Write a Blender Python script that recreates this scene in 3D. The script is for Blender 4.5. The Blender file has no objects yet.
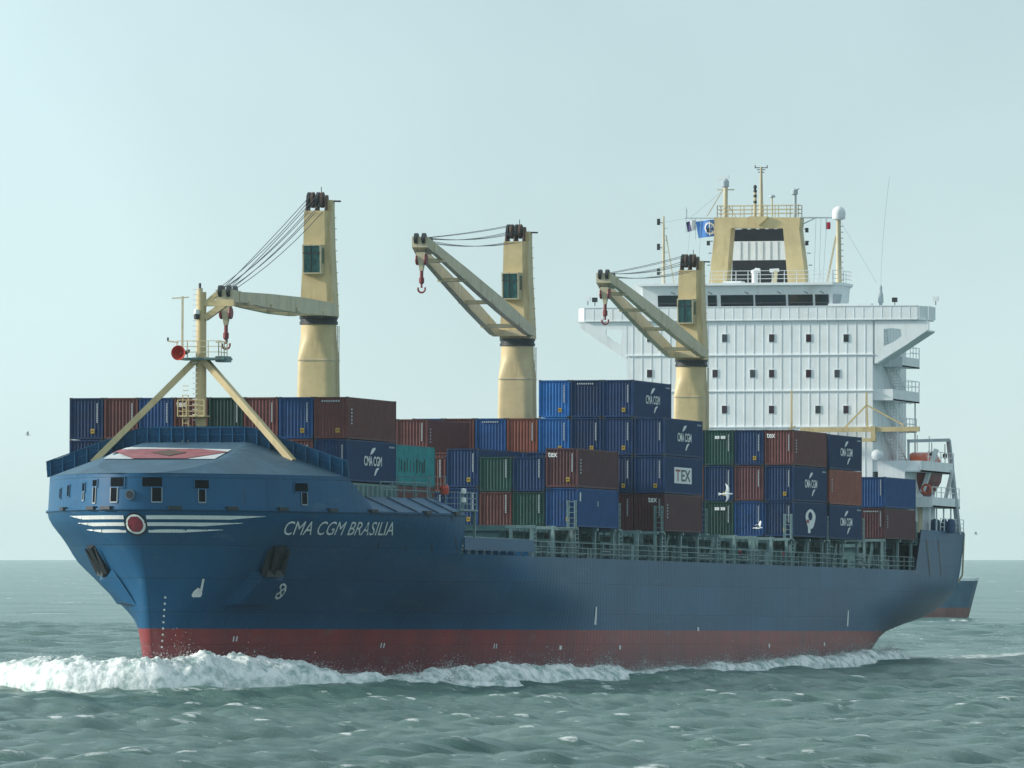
import bpy, bmesh, math, random
import numpy as np
from mathutils import Vector, Matrix, noise

# ------------------------------------------------------------------ camera, sky, sun, exposure
SC = bpy.context.scene
COL = SC.collection
random.seed(7)
R = math.radians
F_PX = 8535.0
CAM = Vector((591.4, 173.0, 10.0))
FH = Vector((-0.9659, -0.2588, 0.0)).normalized()      # horizontal view direction
RT = Vector((-0.2588, 0.9659, 0.0)).normalized()       # picture right
PITCH = math.atan((546 - 384) / F_PX)
FC = FH * math.cos(PITCH) + Vector((0, 0, math.sin(PITCH)))
UC = -FH * math.sin(PITCH) + Vector((0, 0, math.cos(PITCH)))
cd = bpy.data.cameras.new('camera')
cam = bpy.data.objects.new('camera', cd)
COL.objects.link(cam)
cd.sensor_width = 36.0
cd.lens = 36.0 * F_PX / 1024.0
cd.clip_start = 1.0
cd.clip_end = 60000.0
mw = Matrix((RT, UC, -FC)).transposed().to_4x4()
mw.translation = CAM
cam.matrix_world = mw
SC.camera = cam

SUN_EL, SUN_AZ = R(22), R(-77)      # azimuth measured from the bow (+X), negative = starboard
sun_dir = Vector((math.cos(SUN_EL) * math.cos(SUN_AZ), math.cos(SUN_EL) * math.sin(SUN_AZ), math.sin(SUN_EL)))
VEIL = (4.85, 6.2, 6.35)
w = bpy.data.worlds.new('World')
SC.world = w
w.use_nodes = True
nt = w.node_tree
bg = nt.nodes['Background']
sky = nt.nodes.new('ShaderNodeTexSky')
sky.sky_type = 'NISHITA'
sky.sun_disc = False
sky.sun_elevation = SUN_EL
sky.sun_rotation = math.pi / 2 - SUN_AZ
sky.altitude = 0
sky.air_density = 0.9
sky.dust_density = 0.0
sky.ozone_density = 4.8
# thin high overcast in front of the blue: an uneven pale veil, brighter towards the sun
wtc = nt.nodes.new('ShaderNodeTexCoord')
wn = nt.nodes.new('ShaderNodeTexNoise')
wn.inputs['Scale'].default_value = 11.0
wn.inputs['Detail'].default_value = 4
wn.inputs['Roughness'].default_value = 0.45
wmp = nt.nodes.new('ShaderNodeMapping')
wmp.inputs['Location'].default_value = (1.57, -2.99, 0.0)
nt.links.new(wtc.outputs['Generated'], wmp.inputs[0])
nt.links.new(wmp.outputs[0], wn.inputs['Vector'])
wr = nt.nodes.new('ShaderNodeMapRange')
wr.inputs['From Min'].default_value = 0.3
wr.inputs['From Max'].default_value = 0.7
wr.inputs['To Min'].default_value = 0.84
wr.inputs['To Max'].default_value = 1.12
nt.links.new(wn.outputs[0], wr.inputs[0])
wd = nt.nodes.new('ShaderNodeVectorMath')
wd.operation = 'DOT_PRODUCT'
nt.links.new(wtc.outputs['Generated'], wd.inputs[0])
wd.inputs[1].default_value = tuple(sun_dir)
wg = nt.nodes.new('ShaderNodeMapRange')
wg.inputs['From Min'].default_value = -1.0
wg.inputs['From Max'].default_value = 1.0
wg.inputs['To Min'].default_value = 0.85
wg.inputs['To Max'].default_value = 1.45
nt.links.new(wd.outputs['Value'], wg.inputs[0])
wm = nt.nodes.new('ShaderNodeMath')
wm.operation = 'MULTIPLY'
nt.links.new(wr.outputs[0], wm.inputs[0])
nt.links.new(wg.outputs[0], wm.inputs[1])
veil = nt.nodes.new('ShaderNodeVectorMath')
veil.operation = 'SCALE'
veil.inputs[0].default_value = VEIL
nt.links.new(wm.outputs[0], veil.inputs['Scale'])
wx = nt.nodes.new('ShaderNodeMix')
wx.data_type = 'RGBA'
wx.inputs[0].default_value = 0.78
nt.links.new(sky.outputs[0], wx.inputs[6])
nt.links.new(veil.outputs[0], wx.inputs[7])
nt.links.new(wx.outputs[2], bg.inputs[0])
bg.inputs[1].default_value = 0.12
ld = bpy.data.lights.new('sun', 'SUN')
ld.energy = 4.9
ld.angle = R(6.0)
ld.color = (1.0, 0.93, 0.82)
sun = bpy.data.objects.new('sun', ld)
COL.objects.link(sun)
sun.rotation_euler = sun_dir.to_track_quat('Z', 'Y').to_euler()
sun.location = (200, -200, 300)
SC.view_settings.view_transform = 'Standard'
SC.view_settings.look = 'None'
SC.view_settings.exposure = 0.0
SC.view_settings.gamma = 1.0
SC.view_settings.use_curve_mapping = False
SC.view_settings.use_white_balance = True
SC.view_settings.white_balance_temperature = 6500
SC.cycles.max_bounces = 6
SC.cycles.volume_bounces = 1
SC.cycles.use_denoising = True

# ------------------------------------------------------------------ helpers
# ship frame: s = metres aft of the first crane, y = metres to port, z = metres up.
TRIM = 0.0105
LIFT = 0.65
def wv(p):                                              # ship frame -> scene axes (before trim)
    return Vector((-p[0], p[1], p[2]))
def at(px, py, s):                                      # the point of the transverse plane s that a picture point names
    d = FC + RT * ((px - 512) / F_PX) - UC * ((py - 384) / F_PX)
    t = (-s - CAM.x) / d.x
    p = CAM + d * t
    return (s, p.y, p.z - LIFT + TRIM * s)
def at_y(px, py, y):                                    # the same on a fore-and-aft plane y
    d = FC + RT * ((px - 512) / F_PX) - UC * ((py - 384) / F_PX)
    t = (y - CAM.y) / d.y
    p = CAM + d * t
    s = -p.x
    return (s, y, p.z - LIFT + TRIM * s)

MATS = {}
def mat(name, col, rough=0.5, metal=0.0, var=0.12, scale=0.6, dirt=0.0, dirtcol=(0.16, 0.07, 0.035), spec=0.5, bump=0.0, stretch=1.0, rnd=0.0):
    m = bpy.data.materials.new(name)
    m.use_nodes = True
    t = m.node_tree
    b = t.nodes['Principled BSDF']
    b.inputs['Roughness'].default_value = rough
    b.inputs['Metallic'].default_value = metal
    b.inputs['Specular IOR Level'].default_value = spec
    tc = t.nodes.new('ShaderNodeTexCoord')
    mp = t.nodes.new('ShaderNodeMapping')
    mp.inputs['Scale'].default_value = (1, 1, stretch)
    t.links.new(tc.outputs['Object'], mp.inputs[0])
    n = t.nodes.new('ShaderNodeTexNoise')
    n.inputs['Scale'].default_value = scale
    n.inputs['Detail'].default_value = 6
    n.inputs['Roughness'].default_value = 0.65
    t.links.new(mp.outputs[0], n.inputs['Vector'])
    mr = t.nodes.new('ShaderNodeMapRange')
    mr.inputs['From Min'].default_value = 0.3
    mr.inputs['From Max'].default_value = 0.7
    mr.inputs['To Min'].default_value = 1 - var
    mr.inputs['To Max'].default_value = 1 + var
    t.links.new(n.outputs[0], mr.inputs[0])
    mx = t.nodes.new('ShaderNodeVectorMath')
    mx.operation = 'SCALE'
    mx.inputs[0].default_value = col
    t.links.new(mr.outputs[0], mx.inputs['Scale'])
    out = mx.outputs[0]
    if rnd > 0:
        oi = t.nodes.new('ShaderNodeObjectInfo')
        r2 = t.nodes.new('ShaderNodeMapRange')
        r2.inputs['To Min'].default_value = 1 - rnd
        r2.inputs['To Max'].default_value = 1 + rnd
        t.links.new(oi.outputs['Random'], r2.inputs[0])
        m2 = t.nodes.new('ShaderNodeVectorMath')
        m2.operation = 'SCALE'
        t.links.new(out, m2.inputs[0])
        t.links.new(r2.outputs[0], m2.inputs['Scale'])
        out = m2.outputs[0]
    if dirt > 0:
        n2 = t.nodes.new('ShaderNodeTexNoise')
        n2.inputs['Scale'].default_value = 1.6
        n2.inputs['Detail'].default_value = 7
        mp2 = t.nodes.new('ShaderNodeMapping')
        mp2.inputs['Scale'].default_value = (1, 1, 0.14)
        t.links.new(tc.outputs['Object'], mp2.inputs[0])
        t.links.new(mp2.outputs[0], n2.inputs['Vector'])
        rr = t.nodes.new('ShaderNodeMapRange')
        rr.inputs['From Min'].default_value = 0.56
        rr.inputs['From Max'].default_value = 0.78
        rr.inputs['To Max'].default_value = dirt
        t.links.new(n2.outputs[0], rr.inputs[0])
        mm = t.nodes.new('ShaderNodeMix')
        mm.data_type = 'RGBA'
        t.links.new(rr.outputs[0], mm.inputs[0])
        t.links.new(out, mm.inputs[6])
        mm.inputs[7].default_value = (*dirtcol, 1)
        out = mm.outputs[2]
    t.links.new(out, b.inputs['Base Color'])
    if bump > 0:
        bp = t.nodes.new('ShaderNodeBump')
        bp.inputs['Strength'].default_value = 0.4
        bp.inputs['Distance'].default_value = bump
        t.links.new(n.outputs[0], bp.inputs['Height'])
        t.links.new(bp.outputs[0], b.inputs['Normal'])
    MATS[name] = m
    return m

YEL = (0.57, 0.455, 0.245)
mat('yellow_paint', YEL, 0.5, var=0.14, dirt=0.6, dirtcol=(0.25, 0.14, 0.06))
mat('cream_paint', (0.55, 0.485, 0.33), 0.5, var=0.14, dirt=0.55, dirtcol=(0.25, 0.16, 0.08))
mat('white_paint', (0.80, 0.84, 0.86), 0.45, var=0.06, dirt=0.3, dirtcol=(0.45, 0.40, 0.33))
mat('grey_green', (0.10, 0.19, 0.19), 0.5, var=0.3, scale=1.5, dirt=0.6)
mat('pale_green', (0.17, 0.27, 0.28), 0.5, var=0.2, scale=1.5, dirt=0.4)
mat('hull_blue', (0.012, 0.062, 0.15), 0.42, var=0.12, scale=0.15, dirt=0.12, dirtcol=(0.06, 0.09, 0.12))
mat('deck_blue', (0.038, 0.098, 0.155), 0.6, var=0.25, scale=0.4, dirt=0.2, dirtcol=(0.2, 0.24, 0.27))
mat('dark_steel', (0.02, 0.025, 0.03), 0.5, var=0.3, scale=3)
mat('black_paint', (0.008, 0.012, 0.022), 0.45, var=0.2)
mat('mark_white', (0.78, 0.80, 0.80), 0.5, var=0.08, scale=3)
mat('mark_red', (0.30, 0.03, 0.05), 0.5, var=0.2, scale=2)
mat('faded_red', (0.27, 0.085, 0.10), 0.6, var=0.25, scale=1.2, dirt=0.5, dirtcol=(0.2, 0.2, 0.24))
mat('faded_white', (0.50, 0.54, 0.56), 0.6, var=0.15, scale=1.2, dirt=0.4, dirtcol=(0.2, 0.25, 0.3))
mat('hook_red', (0.20, 0.025, 0.03), 0.5, var=0.2, scale=2)
mat('horn_red', (0.45, 0.05, 0.03), 0.45, var=0.2, scale=2)
mat('orange_grp', (0.62, 0.10, 0.035), 0.4, var=0.12)
mat('rope', (0.05, 0.05, 0.06), 0.6, var=0.1)
mat('rust_brown', (0.10, 0.06, 0.045), 0.7, var=0.3, scale=3)
mat('port_rim', (0.24, 0.30, 0.34), 0.5)
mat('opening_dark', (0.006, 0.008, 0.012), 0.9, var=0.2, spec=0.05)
mat('glass_dark', (0.012, 0.02, 0.03), 0.08, var=0.1, spec=0.8)
mat('cab_glass', (0.02, 0.09, 0.09), 0.1, var=0.5, scale=2.5, spec=0.8)
mat('window_brown', (0.03, 0.014, 0.025), 0.15, var=0.3)
mat('sticker_yellow', (0.42, 0.28, 0.03), 0.5, var=0.1)
mat('stencil_grey', (0.40, 0.46, 0.50), 0.5, var=0.1)
mat('flag_blue', (0.05, 0.20, 0.55), 0.7, var=0.1)
mat('flag_navy', (0.03, 0.03, 0.12), 0.7, var=0.1)
mat('flag_white', (0.75, 0.76, 0.78), 0.7, var=0.05)
mat('flag_red', (0.5, 0.02, 0.05), 0.7, var=0.05)
mat('gull_white', (0.8, 0.8, 0.78), 0.7, var=0.05)
mat('gull_grey', (0.35, 0.38, 0.42), 0.7, var=0.1)
CC = {'navy blue': (0.006, 0.035, 0.112), 'blue': (0.009, 0.066, 0.21), 'bright blue': (0.012, 0.14, 0.42), 'brown': (0.14, 0.048, 0.048),
      'rust brown': (0.24, 0.075, 0.055), 'dark brown': (0.10, 0.038, 0.046), 'green': (0.010, 0.055, 0.048), 'teal': (0.02, 0.22, 0.24)}
for k, c in CC.items():
    mat('container ' + k, c, 0.6, spec=0.3, var=0.22, scale=0.9, dirt=0.5, dirtcol=tuple(0.45 * x + 0.018 for x in c), rnd=0.25, bump=0.02)

class MB:
    """collects shapes given in the ship frame and links them as one mesh object"""
    def __init__(self):
        self.v, self.f, self.m, self.mats = [], [], [], []
    def mi(self, m):
        if m not in self.mats:
            self.mats.append(m)
        return self.mats.index(m)
    def add(self, vs, fs, m):
        k = len(self.v)
        self.v += [wv(p) for p in vs]
        i = self.mi(m)
        for f in fs:
            self.f.append([a + k for a in f])
            self.m.append(i)
        return self
    def box(self, s0, s1, y0, y1, z0, z1, m):
        vs = [(s, y, z) for s in (s0, s1) for y in (y0, y1) for z in (z0, z1)]
        return self.add(vs, [(0, 1, 3, 2), (4, 6, 7, 5), (0, 4, 5, 1), (2, 3, 7, 6), (0, 2, 6, 4), (1, 5, 7, 3)], m)
    def hexa(self, bot, top, m):
        n = len(bot)
        fs = [tuple(range(n)), tuple(range(n, 2 * n))] + [(i, (i + 1) % n, (i + 1) % n + n, i + n) for i in range(n)]
        return self.add(list(bot) + list(top), fs, m)
    def tube(self, p, q, r, m, r2=None, n=8, caps=True):
        r2 = r if r2 is None else r2
        p, q = Vector(p), Vector(q)
        d = (q - p).normalized()
        a = d.cross(Vector((0, 0, 1)))
        if a.length < 1e-3:
            a = Vector((1, 0, 0))
        a.normalize()
        b = d.cross(a)
        vs = []
        for c, rr in ((p, r), (q, r2)):
            for i in range(n):
                t = 2 * math.pi * i / n
                vs.append(c + a * math.cos(t) * rr + b * math.sin(t) * rr)
        fs = [(i, (i + 1) % n, (i + 1) % n + n, i + n) for i in range(n)]
        if caps:
            fs += [tuple(range(n)), tuple(range(n, 2 * n))]
        return self.add(vs, fs, m)
    def bar(self, p, q, w, h, m, w2=None, h2=None, up=(0, 0, 1)):
        p, q = Vector(p), Vector(q)
        w2 = w if w2 is None else w2
        h2 = h if h2 is None else h2
        d = (q - p).normalized()
        a = d.cross(Vector(up))
        if a.length < 1e-3:
            a = Vector((0, 1, 0))
        a.normalize()
        b = a.cross(d)
        vs = []
        for c, ww, hh in ((p, w, h), (q, w2, h2)):
            for x, y in ((-1, -1), (1, -1), (1, 1), (-1, 1)):
                vs.append(c + a * x * ww / 2 + b * y * hh / 2)
        return self.add(vs, [(0, 1, 2, 3), (4, 7, 6, 5), (0, 4, 5, 1), (1, 5, 6, 2), (2, 6, 7, 3), (3, 7, 4, 0)], m)
    def loft(self, rings, m, caps=True, closed=True):
        n = len(rings[0])
        vs = [p for r in rings for p in r]
        fs = []
        for k in range(len(rings) - 1):
            for i in range(n if closed else n - 1):
                j = (i + 1) % n
                fs.append((k * n + i, k * n + j, (k + 1) * n + j, (k + 1) * n + i))
        if caps:
            fs += [tuple(range(n)), tuple(range((len(rings) - 1) * n, len(rings) * n))]
        return self.add(vs, fs, m)
    def lathe(self, c, prof, m, n=16, axis='z'):
        rings = []
        for r, h in prof:
            ring = []
            for i in range(n):
                t = 2 * math.pi * i / n
                a, b = math.cos(t) * r, math.sin(t) * r
                ring.append((c[0] + a, c[1] + b, c[2] + h) if axis == 'z' else (c[0] + h, c[1] + a, c[2] + b) if axis == 's' else (c[0] + a, c[1] + h, c[2] + b))
            rings.append(ring)
        return self.loft(rings, m)
    def rail(self, pts, h, m, post=1.6, r=0.035, nrail=3):
        for p, q in zip(pts[:-1], pts[1:]):
            p, q = Vector(p), Vector(q)
            L = (q - p).length
            k = max(1, round(L / post))
            for i in range(k + 1):
                a = p.lerp(q, i / k)
                self.bar(a, a + Vector((0, 0, h)), r * 2, r * 2, m)
            for j in range(nrail):
                z = Vector((0, 0, h * (j + 1) / nrail))
                self.bar(p + z, q + z, r * 1.6, r * 1.6, m)
        return self
    def mesh(self, name, org=(0, 0, 0)):
        me = bpy.data.meshes.new(name)
        o = wv(org)
        me.from_pydata([tuple(p - o) for p in self.v], [], self.f)
        for m in self.mats:
            me.materials.append(MATS[m])
        me.polygons.foreach_set('material_index', self.m)
        bm = bmesh.new()
        bm.from_mesh(me)
        bmesh.ops.recalc_face_normals(bm, faces=bm.faces[:])
        bm.to_mesh(me)
        bm.free()
        return me
    def build(self, name, parent=None, org=(0, 0, 0), smooth=False, label=None):
        me = self.mesh(name, org)
        if smooth:
            me.polygons.foreach_set('use_smooth', [True] * len(me.polygons))
        o = bpy.data.objects.new(name, me)
        COL.objects.link(o)
        if parent:
            o.parent = parent
        if label:
            o['label'] = label
        if smooth:
            md = o.modifiers.new('edges', 'EDGE_SPLIT')
            md.split_angle = R(38)
        return o

SHIPSET = []
def thing(name, label, cat, loc=(0, 0, 0), group=None, ship=True):
    o = bpy.data.objects.new(name, None)
    COL.objects.link(o)
    o.empty_display_size = 0.5
    o.location = wv(loc)
    o['label'] = label
    o['category'] = cat
    if group:
        o['group'] = group
    if ship:
        SHIPSET.append(o)
    return o
def tag(o, label, cat, group=None):
    o['label'] = label
    o['category'] = cat
    if group:
        o['group'] = group

def pchip(xs, ys):
    xs, ys = list(xs), list(ys)
    n = len(xs)
    h = [xs[i + 1] - xs[i] for i in range(n - 1)]
    d = [(ys[i + 1] - ys[i]) / h[i] for i in range(n - 1)]
    m = [0] * n
    m[0], m[-1] = d[0], d[-1]
    for i in range(1, n - 1):
        if d[i - 1] * d[i] > 0:
            w1, w2 = 2 * h[i] + h[i - 1], h[i] + 2 * h[i - 1]
            m[i] = (w1 + w2) / (w1 / d[i - 1] + w2 / d[i])
    def f(x):
        if x <= xs[0]:
            return ys[0]
        if x >= xs[-1]:
            return ys[-1]
        i = 0
        while x > xs[i + 1]:
            i += 1
        t = (x - xs[i]) / h[i]
        return (ys[i] * (1 + 2 * t) * (1 - t) ** 2 + h[i] * m[i] * t * (1 - t) ** 2 + ys[i + 1] * t * t * (3 - 2 * t) + h[i] * m[i + 1] * t * t * (t - 1))
    return f

# ------------------------------------------------------------------ hull form
BOW_S = [-42.5, -41, -39, -36, -33, -30, -25, -20, -13, -5, 5, 15, 25]
BOW = {   # level: (stem position, half breadths at BOW_S; None = ahead of the stem)
    -3.0: (-39.0, [None, None, None, 1.5, 2.3, 3.1, 4.5, 6.0, 8.1, 10.4, 12.6, 14.0, 14.8]),
    0.0: (-39.6, [None, None, 0.7, 1.7, 2.6, 3.5, 4.9, 6.4, 8.5, 10.8, 12.9, 14.2, 14.9]),
    3.35: (-40.4, [None, None, 1.2, 2.2, 3.15, 4.1, 5.6, 7.2, 9.3, 11.5, 13.4, 14.5, 15]),
    6.5: (-41.4, [None, 0.7, 2.7, 4.3, 5.55, 6.65, 8.3, 10.0, 12.3, 13.9, 14.75, 15, 15]),
    8.65: (-42.5, [None, 2.6, 4.4, 6.1, 7.4, 8.5, 10.3, 12.1, 14.2, 14.85, 15, 15, 15]),
    11.4: (-44.0, [3.5, 5.0, 6.5, 8.2, 9.6, 10.7, 12.2, 13.4, 14.6, 15, 15, 15, 15]),
    13.8: (-43.9, [3.5, 5.0, 6.5, 8.1, 9.4, 10.5, 12.0, 13.2, 14.4, 14.9, 15, 15, 15]),
}
U = [0, 0.1, 0.35, 0.8, 1.5, 2.5, 4, 6, 8.5, 11.5, 15, 19, 24, 30, 37, 46, 57, 68, 80, 100]
_lv = sorted(BOW)
_tab = []
for z in _lv:
    tip, ws = BOW[z]
    pts = [(0, 0)] + [(math.sqrt(s - tip), v) for s, v in zip(BOW_S, ws) if v is not None] + [(math.sqrt(60 - tip), 15)]
    g = pchip(*zip(*pts))
    _tab.append([g(math.sqrt(u)) for u in U])
_uf = [pchip(_lv, [_tab[k][i] for k in range(len(_lv))]) for i in range(len(U))]
tip = pchip(_lv, [BOW[z][0] for z in _lv])
_cache = {}
def _ucurve(z):
    k = round(z, 3)
    if k not in _cache:
        _cache[k] = pchip([math.sqrt(u) for u in U], [f(z) for f in _uf])
    return _cache[k]
STN = [95, 110, 120, 130, 138, 146, 151, 155]
STERN = {
    -3.0: [15, 14.2, 12.5, 8, 4, 1, .5, .3], 0.0: [15, 14.6, 13.4, 10.6, 8, 5, 3, 2], 1.5: [15, 14.8, 13.8, 11.7, 9.8, 7.8, 6.6, 5.6],
    3.35: [15, 14.9, 14.3, 12.9, 11.3, 9.6, 8.5, 7.4], 4.7: [15, 15, 14.7, 14.1, 13.4, 12.6, 12.0, 11.2], 6.1: [15, 15, 15, 14.8, 14.5, 14.1, 13.7, 13.2],
    7.7: [15, 15, 15, 15, 15, 14.8, 14.5, 14.2], 12.2: [15, 15, 15, 15, 15, 15, 14.9, 14.8]}
_sl = sorted(STERN)
_sf = [pchip(_sl, [STERN[z][i] for z in _sl]) for i in range(len(STN))]
_sc = {}
def half(s, z):
    if s < 45:
        u = s - tip(z)
        return 0.0 if u <= 0 else _ucurve(z)(math.sqrt(u))
    if s < 95:
        return 15.0
    k = round(z, 3)
    if k not in _sc:
        _sc[k] = pchip(STN, [f(z) for f in _sf])
    return _sc[k](s)
_arc = {}
def _arctab(z):
    k = round(z * 10)
    if k not in _arc:
        zz = k / 10.0
        P = [(tip(zz), 0.0, 0.0)]
        for i in range(1, 240):
            u = 60 * (i / 239.0) ** 2
            s = tip(zz) + u
            y = half(s, zz)
            q = P[-1]
            P.append((s, y, q[2] + math.hypot(s - q[0], y - q[1])))
        _arc[k] = P
    return _arc[k]
def hull_at(a, z, off=0.03, side=1):
    """point on the bow at arc length a from the stem (a < 0 = other side), height z, pushed out by off"""
    if a < 0:
        side, a = -side, -a
    T = _arctab(z)
    lo, hi = 0, len(T) - 1
    while hi - lo > 1:
        mid = (lo + hi) // 2
        if T[mid][2] <= a:
            lo = mid
        else:
            hi = mid
    p, q = T[lo], T[hi]
    t = (a - p[2]) / max(1e-6, q[2] - p[2])
    s, y = p[0] + (q[0] - p[0]) * t, p[1] + (q[1] - p[1]) * t
    dx, dy = q[0] - p[0], q[1] - p[1]
    L = math.hypot(dx, dy) or 1
    slope = (half(s + .0, z + 0.3) - half(s, z - 0.3)) / 0.6 if a > 0.5 else 0.5
    nx, ny, nz = -dy / L, dx / L, -slope
    M = math.sqrt(1 + nz * nz)
    return (s + nx * off / M, side * (y + ny * off / M), z + nz * off / M * 1.0)
def side_at(s, z, off=0.03):
    slope = (half(s, z + 0.3) - half(s, z - 0.3)) / 0.6
    ds = (half(s + 0.5, z) - half(s - 0.5, z))
    M = math.sqrt(1 + slope * slope + ds * ds)
    return (s - ds * off / M, half(s, z) + off / M, z - slope * off / M)
#==END_HULL_FORM==

# ------------------------------------------------------------------ sea
WAVES = []
_rg = np.random.RandomState(11)
for i in range(130):
    lam = 1.6 * (34.0 / 1.6) ** (_rg.rand() ** 1.15)
    k = 2 * math.pi / lam
    th = math.atan2(-FH.y, -FH.x) + _rg.normal(0, 0.62) + 0.45
    amp = 0.0115 * lam ** 0.46 * (0.6 + 0.8 * _rg.rand())
    WAVES.append((k, math.cos(th), math.sin(th), amp, _rg.rand() * 2 * math.pi, lam))
RE2 = 2 * 6.371e6 * 1.16
def sea_fields(X, Y, step):
    H = np.zeros_like(X); DX = np.zeros_like(X); DY = np.zeros_like(X); J = np.zeros_like(X)
    for k, cx, cy, amp, ph, lam in WAVES:
        fade = np.clip((lam / step - 2.2) / 2.0, 0, 1)
        if not fade.any():
            continue
        p = k * (cx * X + cy * Y) + ph
        s_, c_ = np.sin(p), np.cos(p)
        a = amp * fade
        H += a * s_
        DX += a * cx * c_
        DY += a * cy * c_
        J += a * k * s_
    return H, DX, DY, J
def swell_at(X, Y):          # bow swell raised in front of the foam, and calmer water in the wake
    S, Yp = -X, Y
    out = np.zeros_like(X)
    pts = [(-46, 2, 0.9), (-40, 8, 0.9), (-30, 14, 0.7), (-18, 17, 0.5), (0, 21, 0.35), (25, 22, 0.2)]
    for (s0, y0, a) in pts:
        out += a * 0.35 * np.exp(-((S - s0) ** 2 + (Yp - y0) ** 2) / 60.0)
    for (s0, y0, a) in [(-44, -6, 0.8), (-38, -12, 0.8), (-30, -19, 0.8), (-22, -26, 0.7), (-14, -33, 0.5)]:
        out += a * 0.35 * np.exp(-((S - s0) ** 2 + (Yp - y0) ** 2) / 60.0)
    return out

def fbm2(x, y, seed=0):
    r = np.random.RandomState(seed)
    out = np.zeros_like(x)
    a = 1.0
    f = 1.0
    for o in range(5):
        for j in range(3):
            t = r.rand() * 6.283
            out += a * np.sin(f * (math.cos(t) * x + math.sin(t) * y) + r.rand() * 6.28 + 1.7 * np.sin(f * 0.6 * (math.cos(t + 1.9) * x + math.sin(t + 1.9) * y) + r.rand() * 6.28))
        a *= 0.6
        f *= 2.1
    return out / 5.0

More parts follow.
